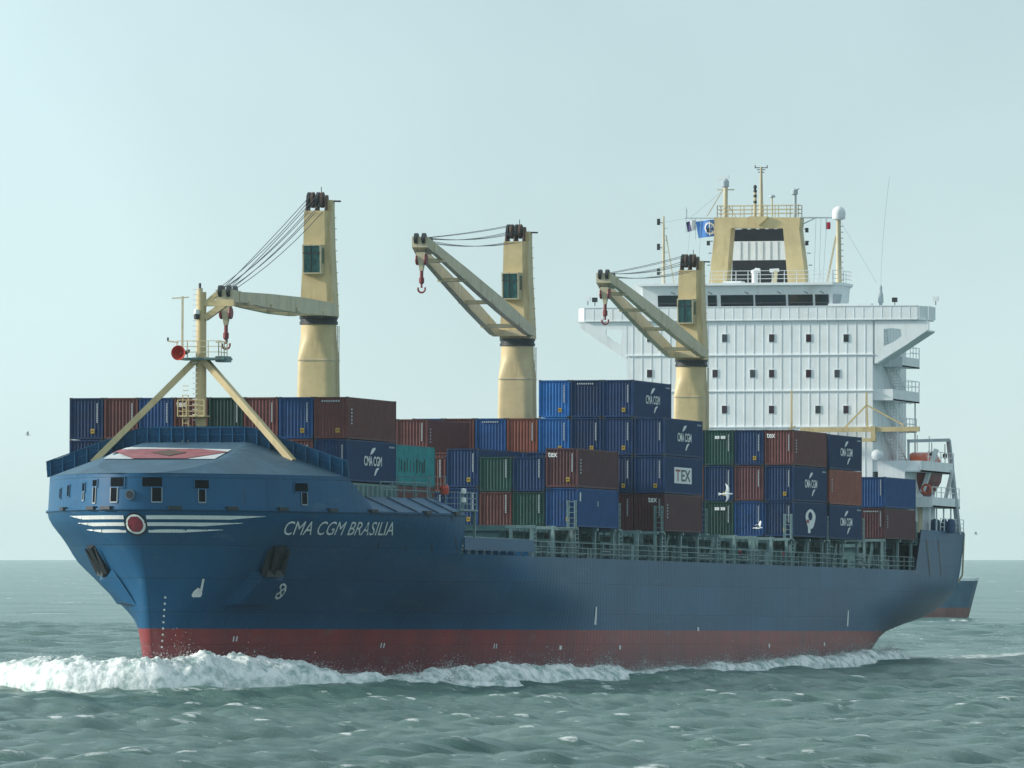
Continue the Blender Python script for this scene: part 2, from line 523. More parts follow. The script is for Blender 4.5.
def make_sea():
    rr = list(np.linspace(2, 300, 16))
    r = 300.0
    while r < 13500:
        rr.append(r)
        r += 0.6 if 335 < r < 640 else 1.2 if r < 1100 else max(1.3, r * 0.006)
    rr = np.array(rr)
    az = list(np.arange(-4.3, 4.3, 0.022)) + list(np.arange(4.3, 14, 0.2)) + list(np.arange(14, 180, 4.0)) + list(np.arange(180, 346, 4.0)) + list(np.arange(346, 355.7, 0.2))
    az = np.array(sorted(((a + 180) % 360) - 180 for a in az))
    base = math.atan2(FH.y, FH.x)
    A = base + np.radians(az)
    Rg, Ag = np.meshgrid(rr, A, indexing='ij')
    X = CAM.x + Rg * np.cos(Ag)
    Y = CAM.y + Rg * np.sin(Ag)
    dr = np.gradient(rr)[:, None] * np.ones_like(X)
    da = np.gradient(A)[None, :] * Rg
    step = np.maximum(dr * 0.8, np.abs(da))
    H, DX, DY, J = sea_fields(X, Y, step)
    S, Yp = -X, Y
    wake = np.exp(-np.clip(np.abs(Yp) - 13, 0, None) ** 2 / 60.0) * np.clip((S - 128) / 25, 0, 1) * np.exp(-np.clip(S - 160, 0, None) / 260.0)
    calm = 1 - 0.65 * wake
    Z = H * calm + swell_at(X, Y) - Rg ** 2 / RE2
    X2 = X - 0.9 * DX * calm
    Y2 = Y - 0.9 * DY * calm
    # whitecaps where the surface is steepest, broken up
    n1 = fbm2(X * 0.055, Y * 0.055, 3)
    n2 = fbm2(X * 0.9, Y * 0.9, 5)
    foam = np.clip((J + 0.20 * n1 + 0.07 * n2 - 0.68) / 0.16, 0, 1)
    print('FOAM', float(J.std()), float((foam[60:700] > 0.5).mean()))
    far = np.clip((Rg - 640) / 400, 0, 1)
    nf = fbm2(X * 0.12 * 0.5 + 40, Y * 0.12 * 2.0, 8) + 0.5 * fbm2(X * 0.4, Y * 0.4, 9)
    foam = np.maximum(foam, far * np.clip((nf - 0.62) / 0.2, 0, 1.0))
    # wake streaks aft, foam lace beside the hull
    st = fbm2(S * 0.05, Yp * 0.5, 12) + 0.6 * fbm2(S * 0.4, Yp * 0.9, 13)
    edge = np.exp(-((np.abs(Yp) - 11 - 0.10 * (S - 140)) / 5.0) ** 2) * np.clip((S - 135) / 10, 0, 1) * np.exp(-np.clip(S - 160, 0, None) / 220.0)
    foam = np.maximum(foam, np.clip(edge * (0.9 + 0.5 * st) - 0.25, 0, 0.9))
    foam = np.maximum(foam, np.clip(wake * (0.15 + 0.35 * st), 0, 0.5))
    hb = np.interp(S, [-45, -39, -30, -20, -10, 0, 10, 25, 95, 120, 135], [0, 1, 4, 7, 10, 12, 14, 15, 15, 13.5, 9])
    d = np.abs(Yp) - hb
    along = np.clip((S + 44) / 6, 0, 1) * np.clip((140 - S) / 12, 0, 1)
    foam = np.maximum(foam, along * np.clip(0.9 - np.abs(d - 1.5) / 4.5 + 0.45 * st, 0, 1))
    nr, na = X.shape
    co = np.stack([X2, Y2, Z], -1).reshape(-1, 3).astype(np.float32)
    idx = np.arange(nr * na).reshape(nr, na)
    nx = np.roll(idx, -1, axis=1)
    q = np.stack([idx[:-1], idx[1:], nx[1:], nx[:-1]], -1).reshape(-1, 4)
    me = bpy.data.meshes.new('sea')
    me.vertices.add(nr * na)
    me.vertices.foreach_set('co', co.ravel())
    nq = len(q)
    me.loops.add(nq * 4)
    me.loops.foreach_set('vertex_index', q.ravel().astype(np.int32))
    me.polygons.add(nq)
    me.polygons.foreach_set('loop_start', (np.arange(nq) * 4).astype(np.int32))
    me.polygons.foreach_set('use_smooth', np.ones(nq, bool))
    me.update(calc_edges=True)
    at_ = me.attributes.new('foam', 'FLOAT', 'POINT')
    at_.data.foreach_set('value', foam.ravel().astype(np.float32))
    o = bpy.data.objects.new('sea', me)
    COL.objects.link(o)
    o['kind'] = 'structure'
    m = bpy.data.materials.new('sea_water')
    m.use_nodes = True
    t = m.node_tree
    b = t.nodes['Principled BSDF']
    tc = t.nodes.new('ShaderNodeTexCoord')
    def N(scale, det, sx=1, sy=1):
        mp = t.nodes.new('ShaderNodeMapping')
        mp.inputs['Rotation'].default_value = (0, 0, -math.atan2(FH.y, FH.x))
        mp.inputs['Scale'].default_value = (sx, sy, 1)
        t.links.new(tc.outputs['Object'], mp.inputs[0])
        n = t.nodes.new('ShaderNodeTexNoise')
        n.inputs['Scale'].default_value = scale
        n.inputs['Detail'].default_value = det
        n.inputs['Roughness'].default_value = 0.6
        t.links.new(mp.outputs[0], n.inputs['Vector'])
        return n
    big = N(0.035, 7, 1, 0.5)
    rmp = t.nodes.new('ShaderNodeValToRGB')
    rmp.color_ramp.elements[0].position = 0.40
    rmp.color_ramp.elements[0].color = (0.060, 0.145, 0.130, 1)
    rmp.color_ramp.elements[1].position = 0.60
    rmp.color_ramp.elements[1].color = (0.130, 0.230, 0.205, 1)
    t.links.new(big.outputs[0], rmp.inputs[0])
    fa = t.nodes.new('ShaderNodeAttribute')
    fa.attribute_name = 'foam'
    fn = N(1.6, 8, 1.0, 0.6)
    ad = t.nodes.new('ShaderNodeMath')
    ad.operation = 'MULTIPLY_ADD'
    t.links.new(fn.outputs[0], ad.inputs[0])
    ad.inputs[1].default_value = 6.0
    ad.inputs[2].default_value = -3.8
    a2 = t.nodes.new('ShaderNodeMath')
    a2.operation = 'MULTIPLY_ADD'
    t.links.new(fa.outputs['Fac'], a2.inputs[0])
    a2.inputs[1].default_value = 1.6
    t.links.new(ad.outputs[0], a2.inputs[2])
    a2.use_clamp = True
    mx = t.nodes.new('ShaderNodeMix')
    mx.data_type = 'RGBA'
    t.links.new(a2.outputs[0], mx.inputs[0])
    t.links.new(rmp.outputs[0], mx.inputs[6])
    mx.inputs[7].default_value = (0.78, 0.82, 0.82, 1)
    t.links.new(mx.outputs[2], b.inputs['Base Color'])
    rgh = t.nodes.new('ShaderNodeMapRange')
    rgh.inputs['To Min'].default_value = 0.18
    rgh.inputs['To Max'].default_value = 0.9
    t.links.new(a2.outputs[0], rgh.inputs[0])
    t.links.new(rgh.outputs[0], b.inputs['Roughness'])
    b.inputs['IOR'].default_value = 1.33
    sm = N(2.2, 9, 1.5, 0.5)
    sm.inputs['Roughness'].default_value = 0.74
    bp = t.nodes.new('ShaderNodeBump')
    bp.inputs['Strength'].default_value = 1.0
    bp.inputs['Distance'].default_value = 0.34
    t.links.new(sm.outputs[0], bp.inputs['Height'])
    t.links.new(bp.outputs[0], b.inputs['Normal'])
    me.materials.append(m)
make_sea()

# foam material shared by the bow wave
fm = bpy.data.materials.new('foam_white')
fm.use_nodes = True
_t = fm.node_tree
_b = _t.nodes['Principled BSDF']
_b.inputs['Roughness'].default_value = 0.9
_tc = _t.nodes.new('ShaderNodeTexCoord')
_n = _t.nodes.new('ShaderNodeTexNoise')
_n.inputs['Scale'].default_value = 0.9
_n.inputs['Detail'].default_value = 8
_n.inputs['Roughness'].default_value = 0.7
_t.links.new(_tc.outputs['Object'], _n.inputs['Vector'])
_r = _t.nodes.new('ShaderNodeValToRGB')
_r.color_ramp.elements[0].position = 0.36
_r.color_ramp.elements[0].color = (0.26, 0.38, 0.37, 1)  # blue-grey shadow of the foam troughs put into the colour
_r.color_ramp.elements[1].position = 0.56
_r.color_ramp.elements[1].color = (0.86, 0.88, 0.88, 1)
_t.links.new(_n.outputs[0], _r.inputs[0])
_t.links.new(_r.outputs[0], _b.inputs['Base Color'])
_bp = _t.nodes.new('ShaderNodeBump')
_bp.inputs['Strength'].default_value = 0.8
_bp.inputs['Distance'].default_value = 0.3
_t.links.new(_n.outputs[0], _bp.inputs['Height'])
_t.links.new(_bp.outputs[0], _b.inputs['Normal'])
MATS['foam_white'] = fm

def foam_ridge(name, path, seed, gap=0.0):
    """a breaking crest along path = [(s, y, height, half width)], ragged on top, with spray above it"""
    rnd = random.Random(seed)
    P = [Vector((a[0], a[1])) for a in path]
    L = [0]
    for a, b in zip(P[:-1], P[1:]):
        L.append(L[-1] + (b - a).length)
    n = int(L[-1] / 0.22)
    fx, fy = pchip(L, [a[0] for a in path]), pchip(L, [a[1] for a in path])
    fh, fw = pchip(L, [a[2] for a in path]), pchip(L, [a[3] for a in path])
    K = 30
    verts, faces = [], []
    def puff(l):
        return 0.88 + 0.26 * noise.noise(Vector((l * 0.13, seed, 0))) + 0.16 * noise.noise(Vector((l * 0.45, seed, 3))) + 0.05 * noise.noise(Vector((l * 1.6, seed, 6)))
    n = int(L[-1] / 0.14)
    for i in range(n + 1):
        l = L[-1] * i / n
        x, y, h, wd = fx(l), fy(l), fh(l), fw(l)
        d = Vector((fx(l + .3) - fx(l - .3), fy(l + .3) - fy(l - .3)))
        d = d.normalized() if d.length > 0 else Vector((1, 0))
        nn = Vector((-d.y, d.x))
        pf = puff(l)
        for k in range(K + 1):
            t = k / K * 2 - 1
            prof = (max(0, 1 - abs(t) ** 2.2)) ** 0.55
            hh = h * pf * prof
            q = Vector((x + nn.x * t * wd, y + nn.y * t * wd, hh))
            tb = noise.noise(q * 0.7) * 0.12 + noise.noise(q * 1.7) * 0.05 + noise.noise(q * 4.0) * 0.05 + noise.noise(q * 9.0) * 0.05
            hh = hh * (1 + tb) + 0.12 * noise.noise(q * 3.1) * prof - 0.6 * (1 - prof)
            sh = noise.noise_vector(q * 0.9) * 0.3 * prof + noise.noise_vector(q * 3.5) * 0.12
            verts.append(Vector((-(q.x + sh.x), q.y + sh.y, hh)))
    for i in range(n):
        for k in range(K):
            a = i * (K + 1) + k
            faces.append((a, a + 1, a + K + 2, a + K + 1))
    # spray: a mist of tiny drops hanging just over the crest, in bursts
    for j in range(int(L[-1] * 620)):
        l = rnd.random() * L[-1]
        h, wd = fh(l), fw(l)
        burst = max(0.12, 0.40 + noise.noise(Vector((l * 0.35, seed, 9))) * 1.4)
        if h < 0.3 or rnd.random() > burst:
            continue
        z = h * puff(l) * (0.80 + 0.05 * rnd.gauss(0, 1)) + (0.12 + 0.55 * burst) * rnd.expovariate(1.8)
        c = Vector((-(fx(l) + rnd.gauss(0, 0.3 * wd)), fy(l) + rnd.gauss(0, 0.3 * wd), z))
        r = 0.010 + 0.026 * rnd.random() ** 2
        k = len(verts)
        for _ in range(4):
            verts.append(c + Vector((rnd.gauss(0, r), rnd.gauss(0, r), rnd.gauss(0, r))))
        faces += [(k, k + 1, k + 2), (k, k + 2, k + 3), (k, k + 3, k + 1), (k + 1, k + 3, k + 2)]
    me = bpy.data.meshes.new(name)
    me.from_pydata(verts, [], faces)
    me.materials.append(fm)
    me.polygons.foreach_set('use_smooth', [True] * len(me.polygons))
    o = bpy.data.objects.new(name, me)
    COL.objects.link(o)
    o['kind'] = 'stuff'
    return o
o = foam_ridge('bow_wave_foam', [(-44.5, 2.0, 2.6, 2.2), (-41, 5, 2.9, 2.6), (-37, 8.5, 2.8, 2.8), (-33.5, 11.5, 1.7, 2.3), (-30, 14.5, 1.1, 1.8), (-26, 17.5, .8, 1.3), (-20, 20, .7, 1.2)], 3)
tag(o, 'white breaking bow wave piled up against the port side of the stem', 'bow wave')
o = foam_ridge('bow_wave_foam', [(-42.5, 5.5, 1.6, 2.0), (-44.6, 1.5, 2.4, 2.4), (-44.8, -2.5, 2.7, 2.6), (-42, -6.5, 2.7, 2.8), (-37, -12.5, 2.4, 3.0), (-31, -19, 2.7, 3.0), (-25, -25, 2.6, 2.9), (-17, -33, 2.5, 2.6), (-6, -43, 2.0, 2)], 5)
tag(o, 'white bow wave rolling away to the left of the stem', 'bow wave')
o = foam_ridge('hull_foam', [(-31, 11.5, .9, 1.2), (-24, 13.8, 1.3, 1.5), (-16, 15.6, 1.7, 1.8), (-8, 17.5, 1.8, 2.0), (1, 18.6, 1.6, 2.0), (9, 19.0, 1.3, 1.7), (14, 19.0, 1.1, 1.4), (19, 18.6, .8, 1.2), (30, 18.2, .9, 1.2), (55, 17.8, 1.0, 1.2), (75, 17.6, 1.1, 1.2), (95, 17.4, 1.2, 1.3), (107, 17.0, 1.3, 1.5), (118, 16.4, 1.2, 1.5), (126, 15.4, 0.5, 1.0)], 9)
tag(o, 'thin line of white foam running along the port waterline', 'foam')

# ------------------------------------------------------------------ the ship: hull
ship = thing('container_ship', 'large blue container ship with three yellow cranes and a white bridge', 'container ship', (55, 0, 0))
ORG = (55, 0, 0)

hm = bpy.data.materials.new('hull_paint')
hm.use_nodes = True
t = hm.node_tree
b = t.nodes['Principled BSDF']
b.inputs['Roughness'].default_value = 0.44
b.inputs['Specular IOR Level'].default_value = 0.3
tc = t.nodes.new('ShaderNodeTexCoord')
sx = t.nodes.new('ShaderNodeSeparateXYZ')
t.links.new(tc.outputs['Object'], sx.inputs[0])
def _noise(sc, det, scl=(1, 1, 1)):
    mp = t.nodes.new('ShaderNodeMapping')
    mp.inputs['Scale'].default_value = scl
    t.links.new(tc.outputs['Object'], mp.inputs[0])
    n = t.nodes.new('ShaderNodeTexNoise')
    n.inputs['Scale'].default_value = sc
    n.inputs['Detail'].default_value = det
    t.links.new(mp.outputs[0], n.inputs['Vector'])
    return n
def _mix(f, a, bb):
    mm = t.nodes.new('ShaderNodeMix')
    mm.data_type = 'RGBA'
    for sock, val in ((0, f), (6, a), (7, bb)):
        if isinstance(val, tuple) or isinstance(val, float):
            mm.inputs[sock].default_value = val
        else:
            t.links.new(val, mm.inputs[sock])
    return mm.outputs[2]
def _range(x, a, b2, c=0.0, d=1.0):
    r = t.nodes.new('ShaderNodeMapRange')
    t.links.new(x, r.inputs[0])
    for i, v in zip((1, 2, 3, 4), (a, b2, c, d)):
        r.inputs[i].default_value = v
    return r.outputs[0]
blue = _mix(_range(_noise(0.12, 6).outputs[0], 0.35, 0.65), (0.004, 0.066, 0.155, 1), (0.008, 0.090, 0.200, 1))
blue = _mix(_range(_noise(1.2, 7, (1, 1, 0.12)).outputs[0], 0.58, 0.8, 0, 0.35), blue, (0.035, 0.09, 0.15, 1))
red = _mix(_range(_noise(0.5, 7, (1, 1, 0.35)).outputs[0], 0.35, 0.7), (0.31, 0.052, 0.050, 1), (0.21, 0.048, 0.054, 1))
red = _mix(_range(sx.outputs['Z'], 1.2, 2.6, 0.55, 0.0), red, (0.12, 0.045, 0.06, 1))        # darker low on the boot-top
cmb = t.nodes.new('ShaderNodeCombineXYZ')
t.links.new(sx.outputs['X'], cmb.inputs[0])
t.links.new(sx.outputs['Z'], cmb.inputs[1])
brk = t.nodes.new('ShaderNodeTexBrick')
brk.inputs['Scale'].default_value = 1.0
brk.inputs['Brick Width'].default_value = 8.4
brk.inputs['Row Height'].default_value = 2.25
brk.inputs['Mortar Size'].default_value = 0.035
brk.inputs['Mortar Smooth'].default_value = 0.6
brk.inputs['Bias'].default_value = 0.0
brk.inputs['Color1'].default_value = (0.90, 0.90, 0.90, 1)
brk.inputs['Color2'].default_value = (1.10, 1.10, 1.10, 1)
brk.inputs['Mortar'].default_value = (0.62, 0.62, 0.62, 1)
t.links.new(cmb.outputs[0], brk.inputs['Vector'])
frm = t.nodes.new('ShaderNodeTexWave')          # dishing between the frames, 0.8 m apart
frm.inputs['Scale'].default_value = 0.39
frm.inputs['Distortion'].default_value = 0.6
frm.inputs['Detail'].default_value = 1.0
t.links.new(cmb.outputs[0], frm.inputs['Vector'])
def _mul(a, b_):
    mm = t.nodes.new('ShaderNodeMix')
    mm.data_type = 'RGBA'
    mm.blend_type = 'MULTIPLY'
    mm.inputs[0].default_value = 1.0
    t.links.new(a, mm.inputs[6])
    t.links.new(b_, mm.inputs[7])
    return mm.outputs[2]
blue = _mul(blue, brk.outputs['Color'])
red = _mul(red, brk.outputs['Color'])
# salt and scuffing: pale patches drawn out fore and aft, rusty weeps running down
blue = _mix(_range(_noise(0.9, 8, (0.25, 1, 1.6)).outputs[0], 0.60, 0.78, 0, 0.30), blue, (0.10, 0.17, 0.22, 1))
blue = _mix(_range(_noise(2.6, 5, (1, 1, 0.05)).outputs[0], 0.68, 0.80, 0, 0.45), blue, (0.06, 0.035, 0.03, 1))
red = _mix(_range(_noise(1.4, 8, (0.3, 1, 1.2)).outputs[0], 0.56, 0.75, 0, 0.5), red, (0.20, 0.13, 0.13, 1))
zz = _range(sx.outputs['Z'], 3.34, 3.36)
t.links.new(_mix(zz, red, blue), b.inputs['Base Color'])
bp = t.nodes.new('ShaderNodeBump')           # faint dishing of the shell plates between frames
bp.inputs['Strength'].default_value = 0.35
bp.inputs['Distance'].default_value = 0.05
hsum = t.nodes.new('ShaderNodeMath')
hsum.operation = 'MULTIPLY_ADD'
t.links.new(frm.outputs['Fac'], hsum.inputs[0])
hsum.inputs[1].default_value = 0.35
t.links.new(_noise(0.55, 4, (1, 1, 1)).outputs[0], hsum.inputs[2])
hs2 = t.nodes.new('ShaderNodeMath')
hs2.operation = 'MULTIPLY_ADD'
t.links.new(brk.outputs['Fac'], hs2.inputs[0])
hs2.inputs[1].default_value = -0.5
t.links.new(hsum.outputs[0], hs2.inputs[2])
t.links.new(hs2.outputs[0], bp.inputs['Height'])
t.links.new(bp.outputs[0], b.inputs['Normal'])
MATS['hull_paint'] = hm

def hull_shell():
    mb = MB()
    zs = list(np.linspace(-2.8, 3.35, 11)) + list(np.linspace(3.35, 8.65, 10))[1:]
    nb = 60
    aft = [45, 60, 80, 95, 100, 105, 110, 115, 120, 124, 128, 132, 136, 140, 144, 148, 151, 153, 155]
    for side in (1, -1):
        rings = []
        for z in zs:
            T = tip(z)
            ring = []
            for i in range(nb):
                s = T + (45 - T) * (i / nb) ** 2
                ring.append((s, side * half(s, z), z))
            ring += [(s, side * half(s, z), z) for s in aft]
            rings.append(ring)
        mb.loft(rings, 'hull_paint', caps=False, closed=False)
    # transom
    mb.loft([[(155, -half(155, z), z), (155, half(155, z), z)] for z in zs], 'hull_paint', caps=False, closed=False)
    # main deck
    dz = 8.6
    ss = [-43 + i for i in range(0, 198)] + [155]
    mb.loft([[(s, -half(s, dz) + 0.01, dz), (s, half(s, dz) - 0.01, dz)] for s in ss if s > -42.3], 'hull_paint', caps=False, closed=False)
    return mb
h = hull_shell().build('hull', ship, ORG, smooth=True)

# forecastle: band with mooring ports, whaleback deck, lower after part with chamfer
def zt(s):
    return 13.8 if s < -29.5 else 13.8 - (s + 29.5) / 3.5 * (13.8 - 11.45) if s < -26 else 11.45
mb = MB()
for side in (1, -1):
    rows = []
    for k in range(7):
        f = k / 6
        row = []
        for i in range(70):
            z0, z1 = 8.65, 11.4
            z = z0 + (z1 - z0) * f
            T = tip(z)
            s = T + (-12.9 - T) * (i / 69.0) ** 2
            row.append((s, side * half(s, z), z))
        rows.append(row)
    mb.loft(rows, 'hull_paint', caps=False, closed=False)
fo = mb.build('forecastle', ship, ORG, smooth=True)
def _aend(send):
    return next(p[2] for p in _arctab(11.4) if p[0] >= send)
AB = _aend(-26)
def edge_at(a, off):
    p, q = hull_at(a, 11.4, 0), hull_at(a, 11.4, 1.0)
    n = Vector((q[0] - p[0], q[1] - p[1], 0))
    n = n.normalized() if n.length > 1e-6 else Vector((-1, 0, 0))
    return (p[0] + n.x * off, p[1] + n.y * off)
mb = MB()
aa = [AB * (2 * i / 160 - 1) for i in range(161)]
rows = []
for k in range(5):
    f = k / 4
    row = []
    for a in aa:
        e = edge_at(a, -(0.05 + 0.12 * f))
        row.append((e[0], e[1], 11.42 + (zt(e[0]) - 11.42) * f))
    rows.append(row)
mb.loft(rows, 'hull_paint', caps=False, closed=False)
# ledge of the knuckle
mb2 = MB()
AL = _aend(-13.0)
aa = [AL * (2 * i / 200 - 1) for i in range(201)]
mb2.loft([[(*edge_at(a, off), dz) for a in aa] for dz, off in ((11.34, 0.0), (11.34, 0.10), (11.46, 0.10), (11.46, -0.06))], 'hull_paint', caps=False, closed=False)
mb.build('forecastle_band', ship, ORG, smooth=True)
mb2.build('knuckle_ledge', ship, ORG, smooth=False)
# after part: chamfer, deck and end bulkhead
mb = MB()
ss = list(np.linspace(-29.4, -14.6, 16))
for side in (1, -1):
    mb.loft([[(s if i < 15 else s, side * (half(s, 11.4)), 11.45) for i, s in enumerate(list(np.linspace(-29.4, -12.9, 16)))],
             [(s, side * (half(s, 11.4) - 1.7), 12.5) for s in ss]], 'hull_paint', caps=False, closed=False)
mb.loft([[(s, -(half(s, 11.4) - 1.7), 12.5) for s in ss], [(s, half(s, 11.4) - 1.7, 12.5) for s in ss]], 'hull_paint', caps=False, closed=False)
zz_ = list(np.linspace(8.65, 11.4, 6))
mb.loft([[(-12.9, -half(-12.9, z), z), (-12.9, half(-12.9, z), z)] for z in zz_], 'hull_paint', caps=False, closed=False)
mb.loft([[(-12.9, -half(-12.9, 11.4), 11.45), (-12.9, half(-12.9, 11.4), 11.45)], [(-14.6, -(half(-14.6, 11.4) - 1.7), 12.5), (-14.6, half(-14.6, 11.4) - 1.7, 12.5)]], 'hull_paint', caps=False, closed=False)
mb.build('forecastle_deck', ship, ORG)
# whaleback
def dome(s, y):
    wv_ = half(s, 11.4) - 0.17
    f = min((s + 43.85) / 14.3, (wv_ - abs(y)) / 6.9, 1.0)
    return 13.8 + 2.42 * max(0.0, f)
mb = MB()
rows = []
for i in range(40):
    s = -43.8 + 14.3 * (i / 39.0) ** 1.6
    wv_ = max(0.0, half(s, 11.4) - 0.17)
    rows.append([(s, wv_ * (j / 20.0 - 1), dome(s, wv_ * (j / 20.0 - 1))) for j in range(41)])
mb.loft(rows, 'deck_blue', caps=False, closed=False)
mb.loft([[(p[0] + 0.01, p[1], p[2]) for p in rows[-1]], [(-29.48, p[1], 12.4) for p in rows[-1]]], 'hull_paint', caps=False, closed=False)
mb.build('whaleback_deck', ship, ORG)
# painted emblem on the whaleback: white parallelogram corners, red lozenge, dark centre
def on_dome(px, py):
    # the point of the whaleback under a picture point (search along the ray)
    best = None
    for i in range(300):
        s = -43.5 + 14 * i / 300.0
        p = at(px, py, s)
        e = abs(p[2] - dome(s, p[1]))
        if best is None or e < best[0]:
            best = (e, p)
    return best[1]
def dome_patch(poly, m, off, name):
    mb = MB()
    P = [on_dome(*p) for p in poly]
    c = (sum(p[0] for p in P) / len(P), sum(p[1] for p in P) / len(P))
    n = 24
    ring = []
    for i in range(len(P)):
        a, bb = P[i], P[(i + 1) % len(P)]
        for k in range(n):
            f = k / n
            ring.append((a[0] + (bb[0] - a[0]) * f, a[1] + (bb[1] - a[1]) * f))
    rings = []
    for f in (0.001, .25, .5, .75, 1):
        rings.append([(c[0] + (x - c[0]) * f, c[1] + (y - c[1]) * f, dome(c[0] + (x - c[0]) * f, c[1] + (y - c[1]) * f) + off) for x, y in ring])
    mb.loft(rings, m, caps=False)
    return mb.build(name, ship, ORG)
dome_patch([(116, 450), (231, 450), (214, 459.5), (103, 459.5)], 'faded_white', 0.05, 'deck_emblem')
dome_patch([(110, 454.5), (146, 450.0), (200, 450.0), (228, 453.0), (186, 459.5), (132, 459.5)], 'faded_red', 0.09, 'deck_emblem')
dome_patch([(150, 454), (168, 451.5), (186, 454), (168, 457.5)], 'rust_brown', 0.13, 'deck_emblem')
# breakwater with stiffeners
mb = MB()
ys = [-10.85, -4.0, 4.0, 10.85]
for a, c in zip(ys[:-1], ys[1:]):
    n = 8
    for i in range(n):
        y0, y1 = a + (c - a) * i / n, a + (c - a) * (i + 1) / n
        z0, z1 = dome(-29.55, y0), dome(-29.55, y1)
        lean = 0.25
        mb.hexa([(-29.6, y0, z0 - .02), (-29.6, y1, z1 - .02), (-29.5, y1, z1 - .02), (-29.5, y0, z0 - .02)],
                [(-29.6 - lean, y0, z0 + 1.05), (-29.6 - lean, y1, z1 + 1.05), (-29.5 - lean, y1, z1 + 1.05), (-29.5 - lean, y0, z0 + 1.05)], 'hull_paint')
mb.build('breakwater', ship, ORG)
for i in range(25):
    y = -10.5 + 21 * i / 24
    z = dome(-29.7, y)
    MB().hexa([(-29.95, y - .04, z), (-29.95, y + .04, z), (-29.6, y + .04, z), (-29.6, y - .04, z)],
              [(-29.95, y - .04, z + 1.0), (-29.95, y + .04, z + 1.0), (-29.8, y + .04, z + 1.02), (-29.8, y - .04, z + 1.02)], 'hull_paint').build('breakwater_bracket', ship, ORG)
o_ = MB()
for a, c in zip(ys[:-1], ys[1:]):
    z0, z1 = dome(-29.6, a) + 1.05, dome(-29.6, c) + 1.05
    o_.bar((-29.85, a, z0), (-29.85, c, z1), 0.16, 0.05, 'hull_paint')
    o_.bar((-29.85, a, z0 - .5), (-29.85, c, z1 - .5), 0.05, 0.04, 'hull_paint')
o_.build('breakwater_cap', ship, ORG)

# patches painted or mounted on the bow shell
def strip_on_hull(mb, pts, m, off=0.03, f=hull_at):
    """closed convex-ish outline pts [(a, z)] laid onto the shell"""
    n = len(pts)
    ca, cz = sum(p[0] for p in pts) / n, sum(p[1] for p in pts) / n
    ring = []
    for i in range(n):
        p, q = pts[i], pts[(i + 1) % n]
        k = max(1, int(abs(q[0] - p[0]) / 0.4))
        for j in range(k):
            ring.append((p[0] + (q[0] - p[0]) * j / k, p[1] + (q[1] - p[1]) * j / k))
    rings = [[f(ca + (a - ca) * g, cz + (z - cz) * g, off) for a, z in ring] for g in (0.01, 0.25, 0.5, 0.75, 1.0)]
    mb.loft(rings, m, caps=False)
def hband(mb, a0, a1, z0l, z1l, z0r, z1r, m, off=0.03, n=60):
    lo, hi = [], []
    for i in range(n + 1):
        f = i / n
        a = a0 + (a1 - a0) * f
        lo.append(hull_at(a, z0l + (z0r - z0l) * f, off))
        hi.append(hull_at(a, z1l + (z1r - z1l) * f, off))
    mb.loft([lo, hi], m, caps=False, closed=False)
mb = MB()
for (aL, zl), (aR, zr), (z, hgt) in [((-7.4, 10.92), (10.1, 10.9), (10.72, .26)), ((-6.3, 10.45), (8.0, 10.42), (10.27, .24)), ((-5.3, 10.0), (6.3, 9.98), (9.83, .22))]:
    # each line tapers to a slanted point
    for a0, a1, h0, h1 in ((aL, aL + 2.2, 0.02, hgt), (aL + 2.2, -0.8, hgt, hgt), (0.8, aR - 3.2, hgt, hgt), (aR - 3.2, aR, hgt, 0.02)):
        hband(mb, a0, a1, z + hgt - h0, z + hgt, z + hgt - h1, z + hgt, 'mark_white', n=24)
mb.build('bow_stripes', ship, ORG)
def disc(mb, a, z, r, m, off, asp=1.0, r0=0.0, n=28):
    ri, ro = [], []
    for i in range(n):
        t_ = 2 * math.pi * i / n
        ro.append(hull_at(a + r * asp * math.cos(t_), z + r * math.sin(t_), off))
        ri.append(hull_at(a + max(r0, .01) * asp * math.cos(t_), z + max(r0, .01) * math.sin(t_), off))
    mb.loft([ri, ro], m, caps=False)
mb = MB()
disc(mb, 0, 10.38, 0.78, 'black_paint', 0.04, 1.05, 0.0)
disc(mb, 0, 10.38, 0.66, 'mark_white', 0.055, 1.05, 0.52)
disc(mb, 0, 10.38, 0.54, 'mark_red', 0.05, 1.05, 0.0)
mb.build('bow_badge', ship, ORG)

def text_mesh(s, bold=False):
    c = bpy.data.curves.new('text', 'FONT')
    c.body = s
    c.size = 1.0
    c.offset = 0.0 if not bold else 0.02
    c.resolution_u = 3
    tmp = bpy.data.objects.new('text', c)
    COL.objects.link(tmp)
    dg = bpy.context.evaluated_depsgraph_get()
    me = bpy.data.meshes.new_from_object(tmp.evaluated_get(dg))
    bpy.data.objects.remove(tmp)
    bpy.data.curves.remove(c)
    V = [v.co.copy() for v in me.vertices]
    Fc = [tuple(p.vertices) for p in me.polygons]
    bpy.data.meshes.remove(me)
    x0, x1 = min(v.x for v in V), max(v.x for v in V)
    y0, y1 = min(v.y for v in V), max(v.y for v in V)
    V = [((v.x - x0) / (x1 - x0), (v.y - y0) / (y1 - y0)) for v in V]     # unit square
    return V, Fc
# the name in slanted capitals
V, Fc = text_mesh('CMA CGM BRASILIA')
mb = MB()
mb.add([hull_at(11.8 + 12.9 * u + 0.35 * v, 9.76 + 0.92 * v + 0.10 * u, 0.04) for u, v in V], Fc, 'mark_white')
mb.build('ship_name', ship, ORG)
